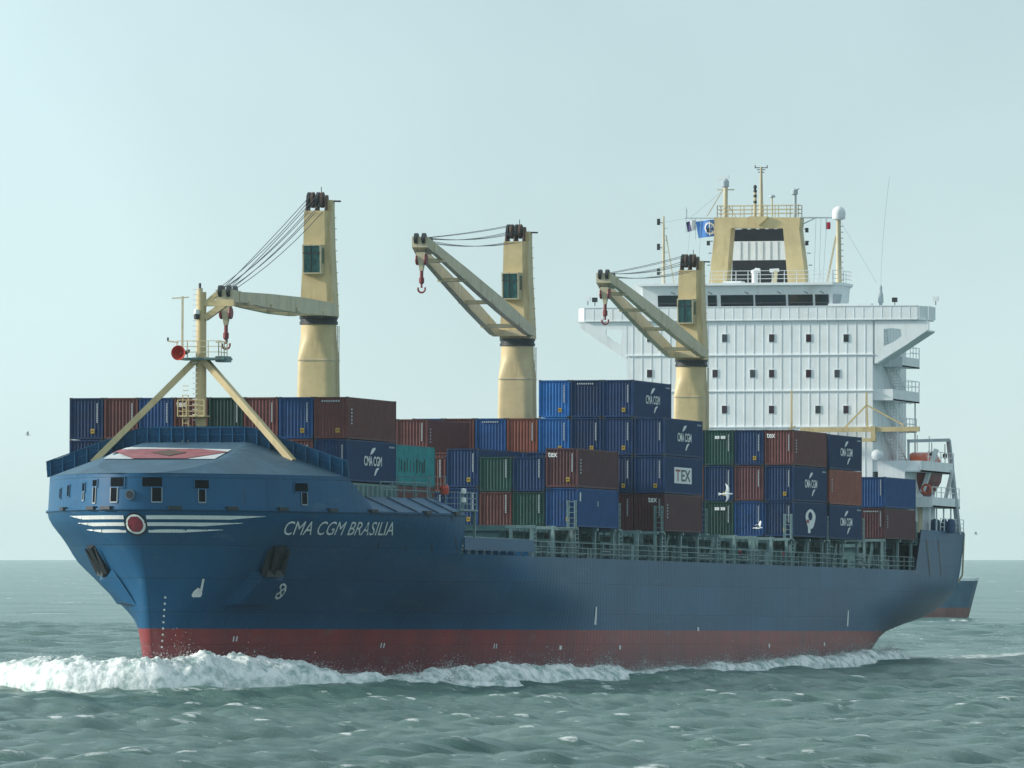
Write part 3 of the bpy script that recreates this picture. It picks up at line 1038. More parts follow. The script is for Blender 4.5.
# bulbous-bow and thruster marks, tug marks, draught marks
mb = MB()
hb_ = [(3.6, 5.5), (4.4, 5.5), (4.5, 5.7), (4.4, 6.0), (4.0, 6.15), (3.65, 5.9), (3.5, 5.65)]
strip_on_hull(mb, hb_, 'mark_white', 0.04)
strip_on_hull(mb, [(4.22, 5.9), (4.45, 5.9), (4.55, 6.75), (4.35, 6.75)], 'mark_white', 0.045)
mb.build('bulb_mark', ship, ORG)
mb = MB()
disc(mb, 13.0, 5.95, 0.55, 'mark_white', 0.04, 1.0, 0.40)
for r_ in (0.6, 0.6 + math.pi / 2):
    c_, s_ = math.cos(r_), math.sin(r_)
    P = [(13.0 + c_ * .40 - s_ * .07, 5.95 + s_ * .40 + c_ * .07), (13.0 + c_ * .40 + s_ * .07, 5.95 + s_ * .40 - c_ * .07),
         (13.0 - c_ * .40 + s_ * .07, 5.95 - s_ * .40 - c_ * .07), (13.0 - c_ * .40 - s_ * .07, 5.95 - s_ * .40 + c_ * .07)]
    strip_on_hull(mb, P, 'mark_white', 0.05)
mb.build('thruster_mark', ship, ORG)
mb = MB()
for k in range(9):
    z = 5.4 - k * 0.42
    strip_on_hull(mb, [(1.25 - .07 * k, z), (1.40 - .07 * k, z), (1.40 - .07 * k, z + .13), (1.25 - .07 * k, z + .13)], 'mark_white', 0.04)
mb.build('draught_mark', ship, ORG)
for a, z in ((9.0, 2.5), (27.7, 2.05), (44.0, 2.0)):
    mb = MB()
    for da in (0, 0.38):
        strip_on_hull(mb, [(a + da, z), (a + da + .16, z), (a + da + .26, z + .34), (a + da + .1, z + .34)], 'mark_white', 0.04)
    mb.build('frame_mark', ship, ORG)
for s, z in ((14.15, 1.9), (29.3, 1.9), (53.9, 3.3), (78, 2.0), (98, 2.1)):
    mb = MB()
    mb.add([side_at(s, z), side_at(s + .5, z), side_at(s + .5, z + .3), side_at(s, z + .3)], [(0, 1, 2, 3)], 'mark_white')
    mb.build('frame_mark', ship, ORG)
for s in (22.1, 106.7):
    mb = MB()
    mb.add([side_at(s, 3.75), side_at(s + .55, 3.75), side_at(s + .55, 5.05), side_at(s + .2, 5.1)], [(0, 1, 2, 3)], 'mark_white')
    mb.build('tug_mark', ship, ORG)
# dark vertical fenders / seams near the break of the forecastle and on the quarter
for a, zl in ((23.0, 9.0), (26.4, 8.85), (29.7, 8.8), (33.2, 8.75)):
    mb = MB()
    hband(mb, a, a + 0.13, zl, 11.3, zl, 11.3, 'black_paint', 0.05, n=1)
    mb.build('shell_seam', ship, ORG)
for s in (139.5, 144.5):
    mb = MB()
    mb.add([side_at(s, 8.3), side_at(s + .5, 8.3), side_at(s - 1.3, 11.4), side_at(s - 1.8, 11.4)], [(0, 1, 2, 3)], 'black_paint')
    mb.build('shell_seam', ship, ORG)
# chamfer seams of the lower forecastle
for s in (-26.5, -23.5, -20.6, -17.6, -15.0):
    mb = MB()
    y = half(s, 11.4)
    mb.bar((s - 0.0, y + 0.01, 11.49), (s - 1.2, half(s - 1.2, 11.4) - 1.66, 12.53), 0.10, 0.04, 'black_paint')
    mb.build('deck_seam', ship, ORG)

# mooring ports in the band
def band_at(a, z, off=0.0):
    f = (z - 11.42) / 2.38
    e = edge_at(a, -0.05 - 0.12 * f + off)
    return (e[0], e[1], z)
def bpatch(mb, a0, a1, z0, z1, off, m):
    n = max(2, int((a1 - a0) / 0.12))
    aa = [a0 + (a1 - a0) * i / n for i in range(n + 1)]
    mb.loft([[band_at(a, z0, off) for a in aa], [band_at(a, z1, off) for a in aa]], m, caps=False, closed=False)
def port(a0, a1, z0, z1, low=None, name='mooring_port'):
    mb = MB()
    bpatch(mb, a0, a1, z0, z1, .03, 'opening_dark')  # flat dark patch: the shade inside the opening, painted on
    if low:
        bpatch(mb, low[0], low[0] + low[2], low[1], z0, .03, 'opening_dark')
    o = mb.build(name, ship, ORG)
    fr = MB()
    w = 0.045
    def rim(a0, a1, z0, z1):
        for x0, x1, y0, y1 in ((a0 - w, a0 + w, z0 - w, z1 + w), (a1 - w, a1 + w, z0 - w, z1 + w), (a0, a1, z0 - w, z0 + w), (a0, a1, z1 - w, z1 + w)):
            bpatch(fr, x0, x1, y0, y1, .06, 'hull_paint')
    rim(a0, a1, z0, z1)
    if low:
        mk = 'port_rim'
        for x0 in (low[0], low[0] + low[2]):
            bpatch(fr, x0 - .03, x0 + .03, low[1], z0, .06, mk)
        bpatch(fr, low[0], low[0] + low[2], low[1] - .05, low[1] + .04, .06, mk)
    f_ = fr.build('port_frame', None, ORG)
    f_.parent = o
port(-1.95, -0.75, 12.85, 13.55, (-1.9, 11.85, 0.6))
port(0.5, 1.95, 12.85, 13.55, (1.2, 11.85, 0.7))
port(4.2, 5.35, 12.75, 13.4, (4.5, 11.85, 0.55))
port(13.0, 14.4, 12.65, 13.3, (13.7, 11.8, 0.6))
port(-5.35, -4.9, 12.6, 13.2, (-5.25, 12.0, 0.25))
port(-8.3, -7.7, 12.3, 13.1)
port(-10.6, -10.0, 12.2, 12.9)
port(-3.9, -3.3, 12.9, 13.4, (-3.8, 11.8, 0.35))
mb = MB()
pc = band_at(-0.3, 12.35, 0.02)
nrm = (Vector(band_at(-0.3, 12.35, 1.0)) - Vector(pc)).normalized()
mb.tube(pc, Vector(pc) + nrm * 0.12, 0.36, 'deck_blue', n=16)
mb.tube(pc, Vector(pc) + nrm * 0.14, 0.26, 'black_paint', n=16)
mb.build('bow_chock', ship, ORG)
for a in (-9, -4.2, -2.6, 2.3, 6.6, 11.2, 16.4, 21.4, 29.0, 33.5):
    mb = MB()
    p, q = hull_at(a, 11.4, 0.1), hull_at(a + 0.9, 11.4, 0.1)
    mb.bar((p[0], p[1], 11.47), (q[0], q[1], 11.47), 0.35, 0.22, 'dark_steel')
    mb.build('fairlead', ship, ORG)

# anchors, each on a wedge-shaped bolster, and the anchor itself below its pipe
def anchor(side):
    def H(a, z, off=0.0):
        return hull_at(a if side > 0 else -(a - 5.6), z, off * 0.6)
    mb = MB()
    base = [H(7.0, 4.9), H(12.6, 4.95), H(12.9, 7.2), H(9.3, 7.35)]
    top = [H(8.3, 5.3, .7), H(12.0, 5.3, .75), H(12.1, 6.95, .85), H(9.9, 7.05, .8)]
    mb.hexa(base, top, 'hull_paint')
    mb.build('anchor_bolster', ship, ORG)
    mb = MB()
    c = [H(10.2, 7.4, .15), H(12.3, 7.4, .15), H(12.5, 9.0, .12), H(11.0, 9.0, .12)]
    mb.hexa([H(10.2, 7.4, 0), H(12.3, 7.4, 0), H(12.5, 9.0, 0), H(11.0, 9.0, 0)], c, 'dark_steel')
    an = mb.build('anchor_pocket', ship, ORG)
    mb = MB()
    mb.bar(H(11.35, 9.0, .3), H(11.1, 7.3, .5), 0.36, 0.3, 'dark_steel')                         # shank
    mb.bar(H(10.3, 7.3, .45), H(12.0, 7.3, .45), 0.4, 0.45, 'dark_steel')                          # crown
    for a0, a1 in ((10.2, 10.5), (12.1, 12.6)):
        mb.bar(H(a0, 7.3, .5), H(a1, 8.9, .35), 0.45, 0.25, 'dark_steel', 0.12, 0.1)                 # flukes
    o = mb.build('anchor', ship, ORG)
anchor(1)
anchor(-1)
# bulbous bow tip just breaking the surface
mb = MB()
mb.lathe((-39.5, 0, -3.6), [(0.05, -4.2), (0.9, -3.7), (1.5, -2.6), (1.8, -1), (1.9, 0.5), (1.8, 3)], 'hull_paint', n=20, axis='s')
mb.build('bulb', ship, ORG, smooth=True)

# side bulwark abaft the forecastle, poop bulwark
mb = MB()
mb.hexa([(-12.88, 14.55, 8.95), (4.5, 15.0, 8.95), (4.5, 14.92, 8.95), (-12.88, 14.47, 8.95)], [(-12.88, 14.55, 9.85), (4.5, 15.0, 9.8), (4.5, 14.92, 9.8), (-12.88, 14.47, 9.85)], 'hull_paint')
for i in range(9):
    s = -12 + i * 2
    mb.box(s, s + .12, 14.2, 14.5 + .02 * i, 8.6, 9.75, 'hull_paint')
mb.build('side_bulwark', ship, ORG)
mb = MB()
for side in (1, -1):
    ss = list(np.linspace(0, 1, 14))
    rows = []
    for f in np.linspace(0, 1, 6):
        z = 8.65 + (12.2 - 8.65) * f
        s0 = 133.6 + 2.4 * f
        rows.append([(s0 + (155 - s0) * g, side * (half(s0 + (155 - s0) * g, z)), z) for g in ss])
    mb.loft(rows, 'hull_paint', caps=False, closed=False)
    rows = [[(p[0], p[1] - side * 0.12, p[2]) for p in r] for r in rows]
    mb.loft(rows, 'hull_paint', caps=False, closed=False)
mb.loft([[(155, -half(155, z), z), (155, half(155, z), z)] for z in np.linspace(8.65, 12.2, 6)], 'hull_paint', caps=False, closed=False)
mb.box(154.9, 155.05, -14.7, 14.7, 12.15, 12.25, 'hull_paint')
mb.build('poop_bulwark', ship, ORG, smooth=True)
mb = MB()
mb.add([(140, -14.7, 12.0), (154.9, -14.7, 12.0), (154.9, 14.7, 12.0), (140, 14.7, 12.0)], [(0, 1, 2, 3)], 'deck_blue')
mb.build('poop_deck', ship, ORG)
mb = MB()
mb.bar((155.05, 14.6, 8.4), (155.05, 14.75, 12.1), 0.14, 0.14, 'cream_paint')  # sunlight on the transom edge, put in as cream-coloured bars
mb.bar((155.05, 14.2, 7.7), (155.05, 14.6, 8.4), 0.14, 0.14, 'cream_paint')
mb.build('lit_transom_edge', ship, ORG)

# ------------------------------------------------------------------ hatches and deck edge gear
BAYS = {1: -26.5, 2: -13.9, 3: 5.6, 4: 17.8, 5: 30.9, 6: 44.4, 7: 62.3, 8: 75.1, 9: 88.0, 10: 101.2, 11: 122.6}
L40 = 12.19
mb = MB()
for b_ in range(3, 12):
    s0 = BAYS[b_]
    mb.box(s0 + .3, s0 + L40 - .3, -12.0, 12.0, 8.62, 10.5, 'grey_green')
    for k in range(9):
        s = s0 + .6 + k * 1.35
        mb.box(s, s + .1, 12.0, 12.35, 8.7, 10.4, 'grey_green')
mb.build('hatch_coaming', ship, ORG)
for b_ in range(3, 12):
    s0 = BAYS[b_]
    zb = 11.25 if b_ == 11 else 10.93
    o = MB().box(s0 + .05, s0 + L40 - .05, -12.6, 12.6, 10.52, zb, 'grey_green')
    for k in range(6):
        o.box(s0 + 1 + 2 * k, s0 + 1.15 + 2 * k, 12.6, 12.75, 10.5, zb - .05, 'pale_green')
    o.build('hatch_cover', ship, ORG)
mb = MB()
mb.box(-26.0, -1.8, -9.6, 9.2, 8.7, 10.58, 'grey_green')
mb.box(-26.4, -14.5, -9.9, 10.0, 10.6, 13.45, 'grey_green')
mb.box(-14.2, -1.8, -9.7, 5.0, 10.6, 13.45, 'grey_green')
for k in range(10):
    mb.box(-26 + 1.2 * k, -25.85 + 1.2 * k, 10.0, 10.12, 10.9, 13.3, 'pale_green')
mb.build('forward_hatch', ship, ORG)
# outboard container supports: portals of two legs with a cross bar, every bay end and middle
rs = random.Random(4)
PITCH_ROD = 2.53
for b_ in range(3, 12):
    s0 = BAYS[b_]
    zb = 11.25 if b_ == 11 else 10.93
    for ds in (0.1, 5.9, 11.6):
        s = s0 + ds
        o = MB()
        lean = 0.35 if ds == 5.9 else 0.0
        o.bar((s, 14.45, 8.6), (s + lean, 14.45, zb), 0.20, 0.28, 'pale_green')
        o.bar((s, 12.9, 8.6), (s + lean, 12.9, zb), 0.20, 0.28, 'pale_green')
        o.bar((s + lean, 12.5, zb - .12), (s + lean, 14.7, zb - .12), 0.3, 0.22, 'pale_green')
        if ds == 0.1:
            o.bar((s, 14.45, 9.8), (s + 1.1, 14.45, 9.8), 0.14, 0.14, 'pale_green')
            o.bar((s + 1.1, 14.45, 8.6), (s + 1.1, 14.45, zb - .1), 0.14, 0.14, 'pale_green')
            for k in range(6):
                o.bar((s, 14.5, 8.9 + .3 * k), (s + 1.1, 14.5, 8.9 + .3 * k), 0.05, 0.05, 'pale_green')
        o.build('container_support', ship, ORG)
mb = MB()
ss = [-12.5, 4.5]
mb.rail([(4.8 + i * 16.1, 14.85, 8.62) for i in range(9)], 1.15, 'pale_green', post=1.9, r=0.03)
mb.build('guard_rail', ship, ORG)
for zp, yp, mt in ((8.95, 13.4, 'grey_green'), (9.25, 12.7, 'pale_green'), (9.9, 12.45, 'grey_green')):
    MB().tube((-11, yp, zp), (133, yp, zp), 0.11, mt, n=6).build('deck_pipe', ship, ORG)
for k in range(34):
    s = 6 + 3.7 * k + rs.uniform(-1, 1)
    o = MB()
    q = k % 4
    if q == 0:
        o.lathe((s, 13.6, 8.6), [(0.16, 0), (0.16, 0.8), (0.34, 0.9), (0.34, 1.1), (0.1, 1.2)], 'grey_green', n=10)
    elif q == 1:
        o.box(s, s + rs.uniform(.7, 1.5), 12.9, 13.6, 8.6, 9.3 + rs.random() * .5, 'pale_green')
    elif q == 2:
        o.box(s, s + .35, 13.2, 13.8, 8.6, 10.0, 'grey_green')
        o.tube((s + .2, 13.85, 9.6), (s + .2, 14.0, 9.6), .25, 'mark_red' if k in (18, 22) else 'pale_green')
    else:
        o.bar((s, 13.9, 8.7), (s + 1.6, 13.9, 10.7), 0.12, 0.5, 'grey_green')
    o.build('deck_fitting', ship, ORG)
# crossed lashing rods over the lower tier ends
for b_, js in ((4, (0, 1, 2)), (6, (0, 1)), (9, (0, 1, 2)), (11, (0,))):
    for j in js:
        for sg in (1, -1):
            yc_ = 14.75 - PITCH_ROD * j - 1.22
            MB().bar((BAYS[b_] - .08 - .03 * sg, yc_ - 1.05 * sg, 10.95), (BAYS[b_] - .08 - .03 * sg, yc_ + 1.05 * sg, 13.95 if b_ != 11 else 13.9), .022, .022, 'dark_steel').build('lashing_rod', ship, ORG)
# lashing platforms (ladder cages) that stand up between bays
for s in (17.3, 30.4, 43.7, 58.0, 87.3, 100.6, 114.2, 135.3):
    o = MB()
    for dy in (0, .55):
        o.bar((s, 14.1 + dy, 10.9), (s, 14.1 + dy, 12.9), .08, .08, 'pale_green')
        o.bar((s + .5, 14.1 + dy, 10.9), (s + .5, 14.1 + dy, 12.9), .08, .08, 'pale_green')
    for k in range(5):
        o.bar((s, 14.1, 11.2 + .4 * k), (s, 14.65, 11.2 + .4 * k), .05, .05, 'pale_green')
        o.bar((s, 14.65, 11.2 + .4 * k), (s + .5, 14.65, 11.2 + .4 * k), .05, .05, 'pale_green')
    o.box(s - .3, s + .8, 13.4, 14.75, 10.82, 10.92, 'pale_green')
    o.build('lashing_platform', ship, ORG)
# rails and platform at the break of the forecastle, with the red lantern
mb = MB()
mb.box(-13.2, -8.5, 9.6, 14.3, 11.7, 11.82, 'pale_green')
for s in (-12.8, -8.8):
    for y in (10, 14.1):
        mb.bar((s, y, 8.6), (s, y, 11.75), .18, .18, 'pale_green')
mb.rail([(-13.2, 9.7, 12.5), (-13.2, 13.2, 12.5)], 1.6, 'pale_green', post=1.1)
mb.rail([(-12.4, 14.2, 11.8), (-8.6, 14.2, 11.8)], 1.2, 'pale_green', post=1.1)
mb.rail([(-12.9, 11.0, 11.8), (-12.9, 14.2, 11.8)], 1.2, 'pale_green', post=1.0)
mb.rail([(-22.0, half(-22, 11.4) - 2.0, 12.5), (-15.0, half(-15, 11.4) - 2.0, 12.5)], 1.1, 'pale_green', post=1.8, nrail=2)
mb.build('forecastle_rail', ship, ORG)
o = MB()
p = at(444, 500, -13)
o.bar((p[0], p[1], p[2]), (p[0], p[1], p[2] + .9), .08, .08, 'dark_steel')
o.lathe((p[0], p[1], p[2] + .35), [(0.1, 0), (0.3, .05), (0.33, .5), (0.2, .75), (.05, .8)], 'horn_red', n=10)
o.build('red_lantern', ship, ORG)
o = MB()
for k, (px, py) in enumerate(((463, 494), (463, 503))):
    p = at(px, py, -12.4)
    o.lathe(p, [(0.05, 0), (0.2, .05), (0.2, .35), (0.05, .4)], 'mark_white', n=8)
o.bar(at(463, 520, -12.4), at(463, 492, -12.4), .07, .07, 'pale_green')
o.build('signal_post', ship, ORG)
o = MB()
p = at(410, 510, -19)
o.lathe((p[0], p[1], p[2] - .4), [(0.1, 0), (0.1, .5), (0.25, .55), (0.25, .85), (0.1, .95)], 'deck_blue', n=8)
o.build('vent_post', ship, ORG)

# ------------------------------------------------------------------ containers
W40 = 2.44
_cm = {}
def container_meshes(colr, h, end, side):
    key = (colr, h, end, side)
    if key in _cm:
        return _cm[key]
    cm = 'container ' + colr
    parts = []
    hw = W40 / 2
    # body: corrugated skin inside the frame, origin at the forward bottom centre
    b = MB()
    def corr(axis_pts):
        return axis_pts
    n = 44
    for sgn in (1, -1):
        lo, hi = [], []
        for i in range(n * 4 + 1):
            s = 0.12 + (L40 - 0.24) * i / (n * 4)
            d = (0.0, 0.0, 0.036, 0.036)[i % 4]
            y = sgn * (hw - 0.02 - d)
            lo.append((s, y, .14)); hi.append((s, y, h - .10))
        b.loft([lo, hi], cm, caps=False, closed=False)
    n = 9
    for s_ in (0.05, L40 - 0.05):
        lo, hi = [], []
        for i in range(n * 4 + 1):
            y = -hw + 0.12 + (W40 - 0.24) * i / (n * 4)
            d = (0.0, 0.0, 0.045, 0.045)[i % 4]
            s = s_ + d * (1 if s_ < 1 else -1)
            lo.append((s, y, .14)); hi.append((s, y, h - .10))
        b.loft([lo, hi], cm, caps=False, closed=False)
    b.box(.05, L40 - .05, -hw + .04, hw - .04, h - .06, h - .02, cm)
    b.box(.05, L40 - .05, -hw + .04, hw - .04, .06, .12, cm)
    parts.append(('body', b.mesh('body')))
    f = MB()
    for y in (-hw, hw - .13):
        for s in (0, L40 - .13):
            f.box(s, s + .13, y, y + .13, .1, h - .1, cm)
        f.box(.13, L40 - .13, y + .03, y + .10, 0.02, .15, cm)
        f.box(.13, L40 - .13, y + .03, y + .10, h - .11, h - .03, cm)
    for s in (.0, L40 - .12):
        f.box(s, s + .12, -hw + .13, hw - .13, .02, .16, cm)
        f.box(s, s + .12, -hw + .13, hw - .13, h - .12, h - .02, cm)
    c = f
    for y in (-hw, hw - .17):
        for s in (-.005, L40 - .175):
            for z in (0, h - .12):
                c.box(s, s + .18, y - .004, y + .174, z, z + .12, 'dark_steel')
    parts.append(('frame', f.mesh('frame')))
    # front end fittings
    if 's' in end:      # yellow sticker near the sill
        d = MB().box(-.005, .02, .32, .60, .42, .74, 'sticker_yellow')
        d.box(-.012, -.004, .38, .52, .54, .62, 'black_paint')
        parts.append(('warning_sticker', d.mesh('warning_sticker')))
    if 'v' in end:      # vertical number stencil
        d = MB()
        for k in range(11):
            d.box(-.01, .03, .74, .84, h * .40 + k * .125, h * .40 + k * .125 + .09, 'stencil_grey')
        parts.append(('number_stencil', d.mesh('number_stencil')))
    if 't' in end:      # short line of stencil near the top
        d = MB()
        for k in range(8):
            d.box(-.01, .03, -.7 + k * .17, -.6 + k * .17, h - .36, h - .24, 'stencil_grey')
        parts.append(('number_stencil', d.mesh('number_stencil')))
    if 'x' in end or 'X' in end:
        V, Fc = text_mesh('tex', True)
        y0 = -1.05 if 'x' in end else -.1
        d = MB().add([(-.02, y0 + .72 * u, h - .68 + .40 * v) for u, v in V], Fc, 'mark_white')
        parts.append(('lettering', d.mesh('lettering')))
    if 'w' in end:      # two white panels
        d = MB()
        for y0 in (-.35, .15):
            for k in range(2):
                d.box(-.01, .02, y0 + .2 * k, y0 + .17 + .2 * k, h - .75, h - .50, 'mark_white')
        parts.append(('label_panel', d.mesh('label_panel')))
    # port side fittings
    def logo(bd):
        V, Fc = text_mesh('CMA CGM', True)
        bd.add([(4.0 + 4.5 * u, hw + .01, h * .5 - .30 + .68 * v) for u, v in V], Fc, 'mark_white')
        for (s0, z0, sg) in ((6.6, h * .5 + .78, 1), (6.9, h * .5 - .78, -1)):
            P = []
            for i in range(9):
                tt = i / 8
                P.append((s0 - 1.0 + 1.3 * tt, z0 - .30 * sg + .45 * sg * tt ** 0.6))
            w_ = [0.05, .1, .15, .17, .17, .15, .12, .08, .03]
            if sg < 0:
                P = [(s0 + .9 - 1.2 * (1 - q) ** .6, z0 + .35 - .5 * (1 - q)) for q in [i / 8 for i in range(9)]]
            bd.loft([[(s, hw + .01, z + ww) for (s, z), ww in zip(P, w_)], [(s, hw + .01, z - ww) for (s, z), ww in zip(P, w_)]], 'mark_white', caps=False, closed=False)
    if side == 'cma':
        d = MB(); logo(d)
        for k in range(4):
            d.box(10.4 + .35 * k, 10.62 + .35 * k, hw + .0, hw + .012, h - .42, h - .30, 'stencil_grey')
        parts.append(('logo', d.mesh('logo')))
    if side == 'plate':
        d = MB().box(3.0, 8.6, hw, hw + .01, h * .5 - .62, h * .5 + .62, 'mark_white')
        V, Fc = text_mesh('T', True)
        d.add([(3.4 + 1.5 * u, hw + .022, h * .5 - .45 + .9 * v) for u, v in V], Fc, 'mark_red')
        V, Fc = text_mesh('EX', True)
        d.add([(5.2 + 3.0 * u, hw + .022, h * .5 - .45 + .9 * v) for u, v in V], Fc, 'black_paint')
        parts.append(('name_plate', d.mesh('name_plate')))
    if side == 'badge':
        d = MB()
        ri, ro = [], []
        for i in range(28):
            a_ = 6.2832 * i / 28
            ro.append((6.1 + 1.75 * math.cos(a_) * (1 + .12 * math.sin(3 * a_)), hw + .012, h * .52 + .82 * math.sin(a_)))
            ri.append((6.0 + .75 * math.cos(a_), hw + .012, h * .60 + .35 * math.sin(a_)))
        d.loft([ri, ro], 'mark_white', caps=False)
        d.box(4.6, 5.6, hw + .014, hw + .02, h * .40, h * .50, 'mark_red')
        d.box(5.2, 6.1, hw + .0, hw + .01, h * .12, h * .30, 'mark_white')
        parts.append(('badge', d.mesh('badge')))
    if side == 'seal':
        d = MB()
        for k, (x, w_) in enumerate(((2.6, .15), (3.3, .12), (4.0, .3), (4.8, .12), (5.6, .12), (6.4, .15), (7.3, .2), (8.0, .2), (8.7, .3), (9.3, .2))):
            d.box(x, x + w_, hw, hw + .01, h * .5 - .5 + .1 * (k % 2), h * .5 + .5 - .12 * (k % 3), 'container green')
        parts.append(('lettering', d.mesh('lettering')))
    if side == 'num':
        d = MB()
        for k in range(5):
            d.box(.75, 1.05, hw, hw + .01, h * .35 + k * .24, h * .35 + k * .24 + .13, 'stencil_grey')
        parts.append(('number_stencil', d.mesh('number_stencil')))
    if side == 'bars':
        d = MB().box(.6, .95, hw, hw + .01, h - 1.0, h - .35, 'mark_white')
        d.box(5.9, 6.1, hw, hw + .01, h * .55, h * .68, 'stencil_grey')
        parts.append(('label_panel', d.mesh('label_panel')))
    _cm[key] = parts
    return parts

def container(colr, h, s, y_edge, z, end, side, label, group):
    c = thing('container', label, 'shipping container', (s, y_edge - W40 / 2, z), group)
    for nm, me in container_meshes(colr, h, end, side):
        o = bpy.data.objects.new(nm, me)
        COL.objects.link(o)
        o.parent = c
    return c

ORDN = ['rightmost', 'second from right', 'third from right', 'fourth from right', 'fifth from right', 'sixth from right',
        'seventh from right', 'leftmost', 'ninth from the right', 'tenth from the right', 'eleventh from the right', 'leftmost']
PITCH_Y = 2.53
def fill(bay, y0, base, h, tiers, where, names):
    """tiers: {tier index: {column: (colour, end, side[, look[, height]])}}; column 0 is the port-most"""
    for t_, row in sorted(tiers.items()):
        for j, spec in sorted(row.items()):
            colr, end, side = spec[:3]
            look = spec[3] if len(spec) > 3 else colr
            hh = spec[4] if len(spec) > 4 else h
            zz = base + t_ * (hh + 0.02)
            n = ORDN[j]
            lab = f"{look} container, {n}, {names[t_]} tier {where}"
            container(colr, hh, BAYS[bay], y0 - PITCH_Y * j, zz, end, side, lab, 'containers stacked on deck')
# front row, eight wide
B, N_, K = 'blue', 'navy blue', 'brown'
fill(1, 9.9, 13.55, 2.9, {
    0: {0: (N_, 'sv', 'cma'), 1: (K, 'v', ''), 2: (B, 'sv', ''), 3: (N_, 'sv', ''), 4: (K, 'v', ''), 5: (B, 'v', ''), 6: (N_, 'v', ''), 7: (N_, 'sv', '')},
    1: {0: (K, 'st', 'num'), 1: (B, 'sv', ''), 2: (K, 'v', ''), 3: ('green', 'v', ''), 4: (K, 'xv', '', 'brown white-lettered'), 5: (B, 'v', ''), 6: (K, 'v', ''), 7: (N_, 'sv', '')},
}, 'of the foremost row', {0: 'lower', 1: 'top'})
fill(2, 9.25, 10.6, 2.9, {0: {0: (K, '', 'num')}, 1: {0: ('teal', 'v', 'seal')}}, 'just behind the foremost row', {0: 'bottom', 1: 'upper'})
# low stacks abreast of the lettering "tex"
fill(4, 14.75, 10.95, 2.9, {
    0: {0: (B, 's', 'bars', 'light blue'), 3: (N_, 'sv', '')},
    1: {0: ('dark brown', 'sxv', 'num', 'dark brown white-lettered'), 3: (N_, 'sv', '')}}, 'of the low midship stack', {0: 'bottom', 1: 'top'})
fill(4, 14.75, 10.95, 2.59, {
    0: {1: ('green', 'v', ''), 2: ('brown', 'v', ''), 4: ('navy blue', 'v', '')},
    1: {1: (N_, 'v', ''), 2: ('green', 'v', ''), 4: (K, 'v', '')}}, 'of the low midship stack', {0: 'bottom', 1: 'top'})
fill(5, 14.75, 10.95, 2.9, {
    0: {j: (N_, 'v', '') for j in (2, 3, 4)},
    1: {2: (N_, 'v', ''), 3: (B, 'v', ''), 4: (B, 'v', ''), 5: (K, '', '')}}, 'half hidden by the low midship stack', {0: 'bottom', 1: 'second'})
fill(5, 14.75, 10.95, 2.77, {
    0: {6: (K, '', ''), 7: (K, '', ''), 8: (K, '', '')}, 1: {6: (K, '', ''), 7: (K, '', ''), 8: (K, '', '')},
    2: {6: (K, 'v', 'num'), 7: (K, 'v', '')}}, 'left of the second crane', {0: 'bottom', 1: 'second', 2: 'top'})
# the tall stack in front of the second crane
fill(6, 14.75, 10.95, 2.9, {
    0: {0: ('dark brown', 'vX', 'num', 'dark brown white-lettered'), 1: ('dark brown', 'v', ''), 2: (B, '', '')},
    1: {0: (N_, 'sv', 'plate', 'navy white-plated'), 1: (N_, 'sv', ''), 2: (N_, '', '')},
    2: {0: (N_, 'v', 'cma'), 1: (N_, 'sv', ''), 2: (N_, 'sv', ''), 3: ('bright blue', 'sv', ''), 4: ('rust brown', 'v', ''), 5: (B, 't', ''), 6: (K, '', ''), 7: (B, '', '')},
    3: {1: (N_, 'sv', 'cma'), 2: (N_, 't', ''), 3: ('bright blue', 'sv', '')}},
    'of the tallest stack', {0: 'bottom', 1: 'second', 2: 'third', 3: 'top'})
for tt in (0, 1):
    fill(6, 14.75, 10.95, 2.9, {tt: {j: (K if (j + tt) % 2 else N_, '', '') for j in (3, 4, 5, 6)}}, 'of the tallest stack', {0: 'bottom', 1: 'second'})
fill(9, 14.75, 11.05, 2.9, {
    0: {0: (N_, 'sv', 'badge', 'navy white-badged'), 1: (B, 'v', ''), 2: ('green', 'wv', ''), 3: (N_, '', '')},
    1: {0: (N_, 'sv', 'cma'), 1: ('dark brown', 'v', ''), 2: (N_, 'sv', ''), 3: (K, '', '')},
    2: {0: (K, 'xv', 'num', 'brown white-lettered'), 1: (N_, 'sv', ''), 2: ('green', 'wv', ''), 3: (N_, '', '')}},
    'of the stack right of the third crane', {0: 'bottom', 1: 'middle', 2: 'top'})
fill(10, 14.75, 11.0, 2.9, {
    0: {0: (N_, 'v', 'cma'), 1: (N_, '', '')}, 1: {0: ('rust brown', 'v', 'num'), 1: (K, '', '')}, 2: {0: (N_, 'v', 'cma'), 1: (N_, '', '')}},
    'of the narrow column before the bridge', {0: 'bottom', 1: 'middle', 2: 'top'})
fill(11, 14.75, 11.25, 2.65, {
    0: {0: ('dark brown', 'tv', 'num'), 1: (K, '', '')}, 1: {0: (B, 'v', ''), 1: (B, '', '')}}, 'of the low stack beside the lifeboat', {0: 'bottom', 1: 'top'})

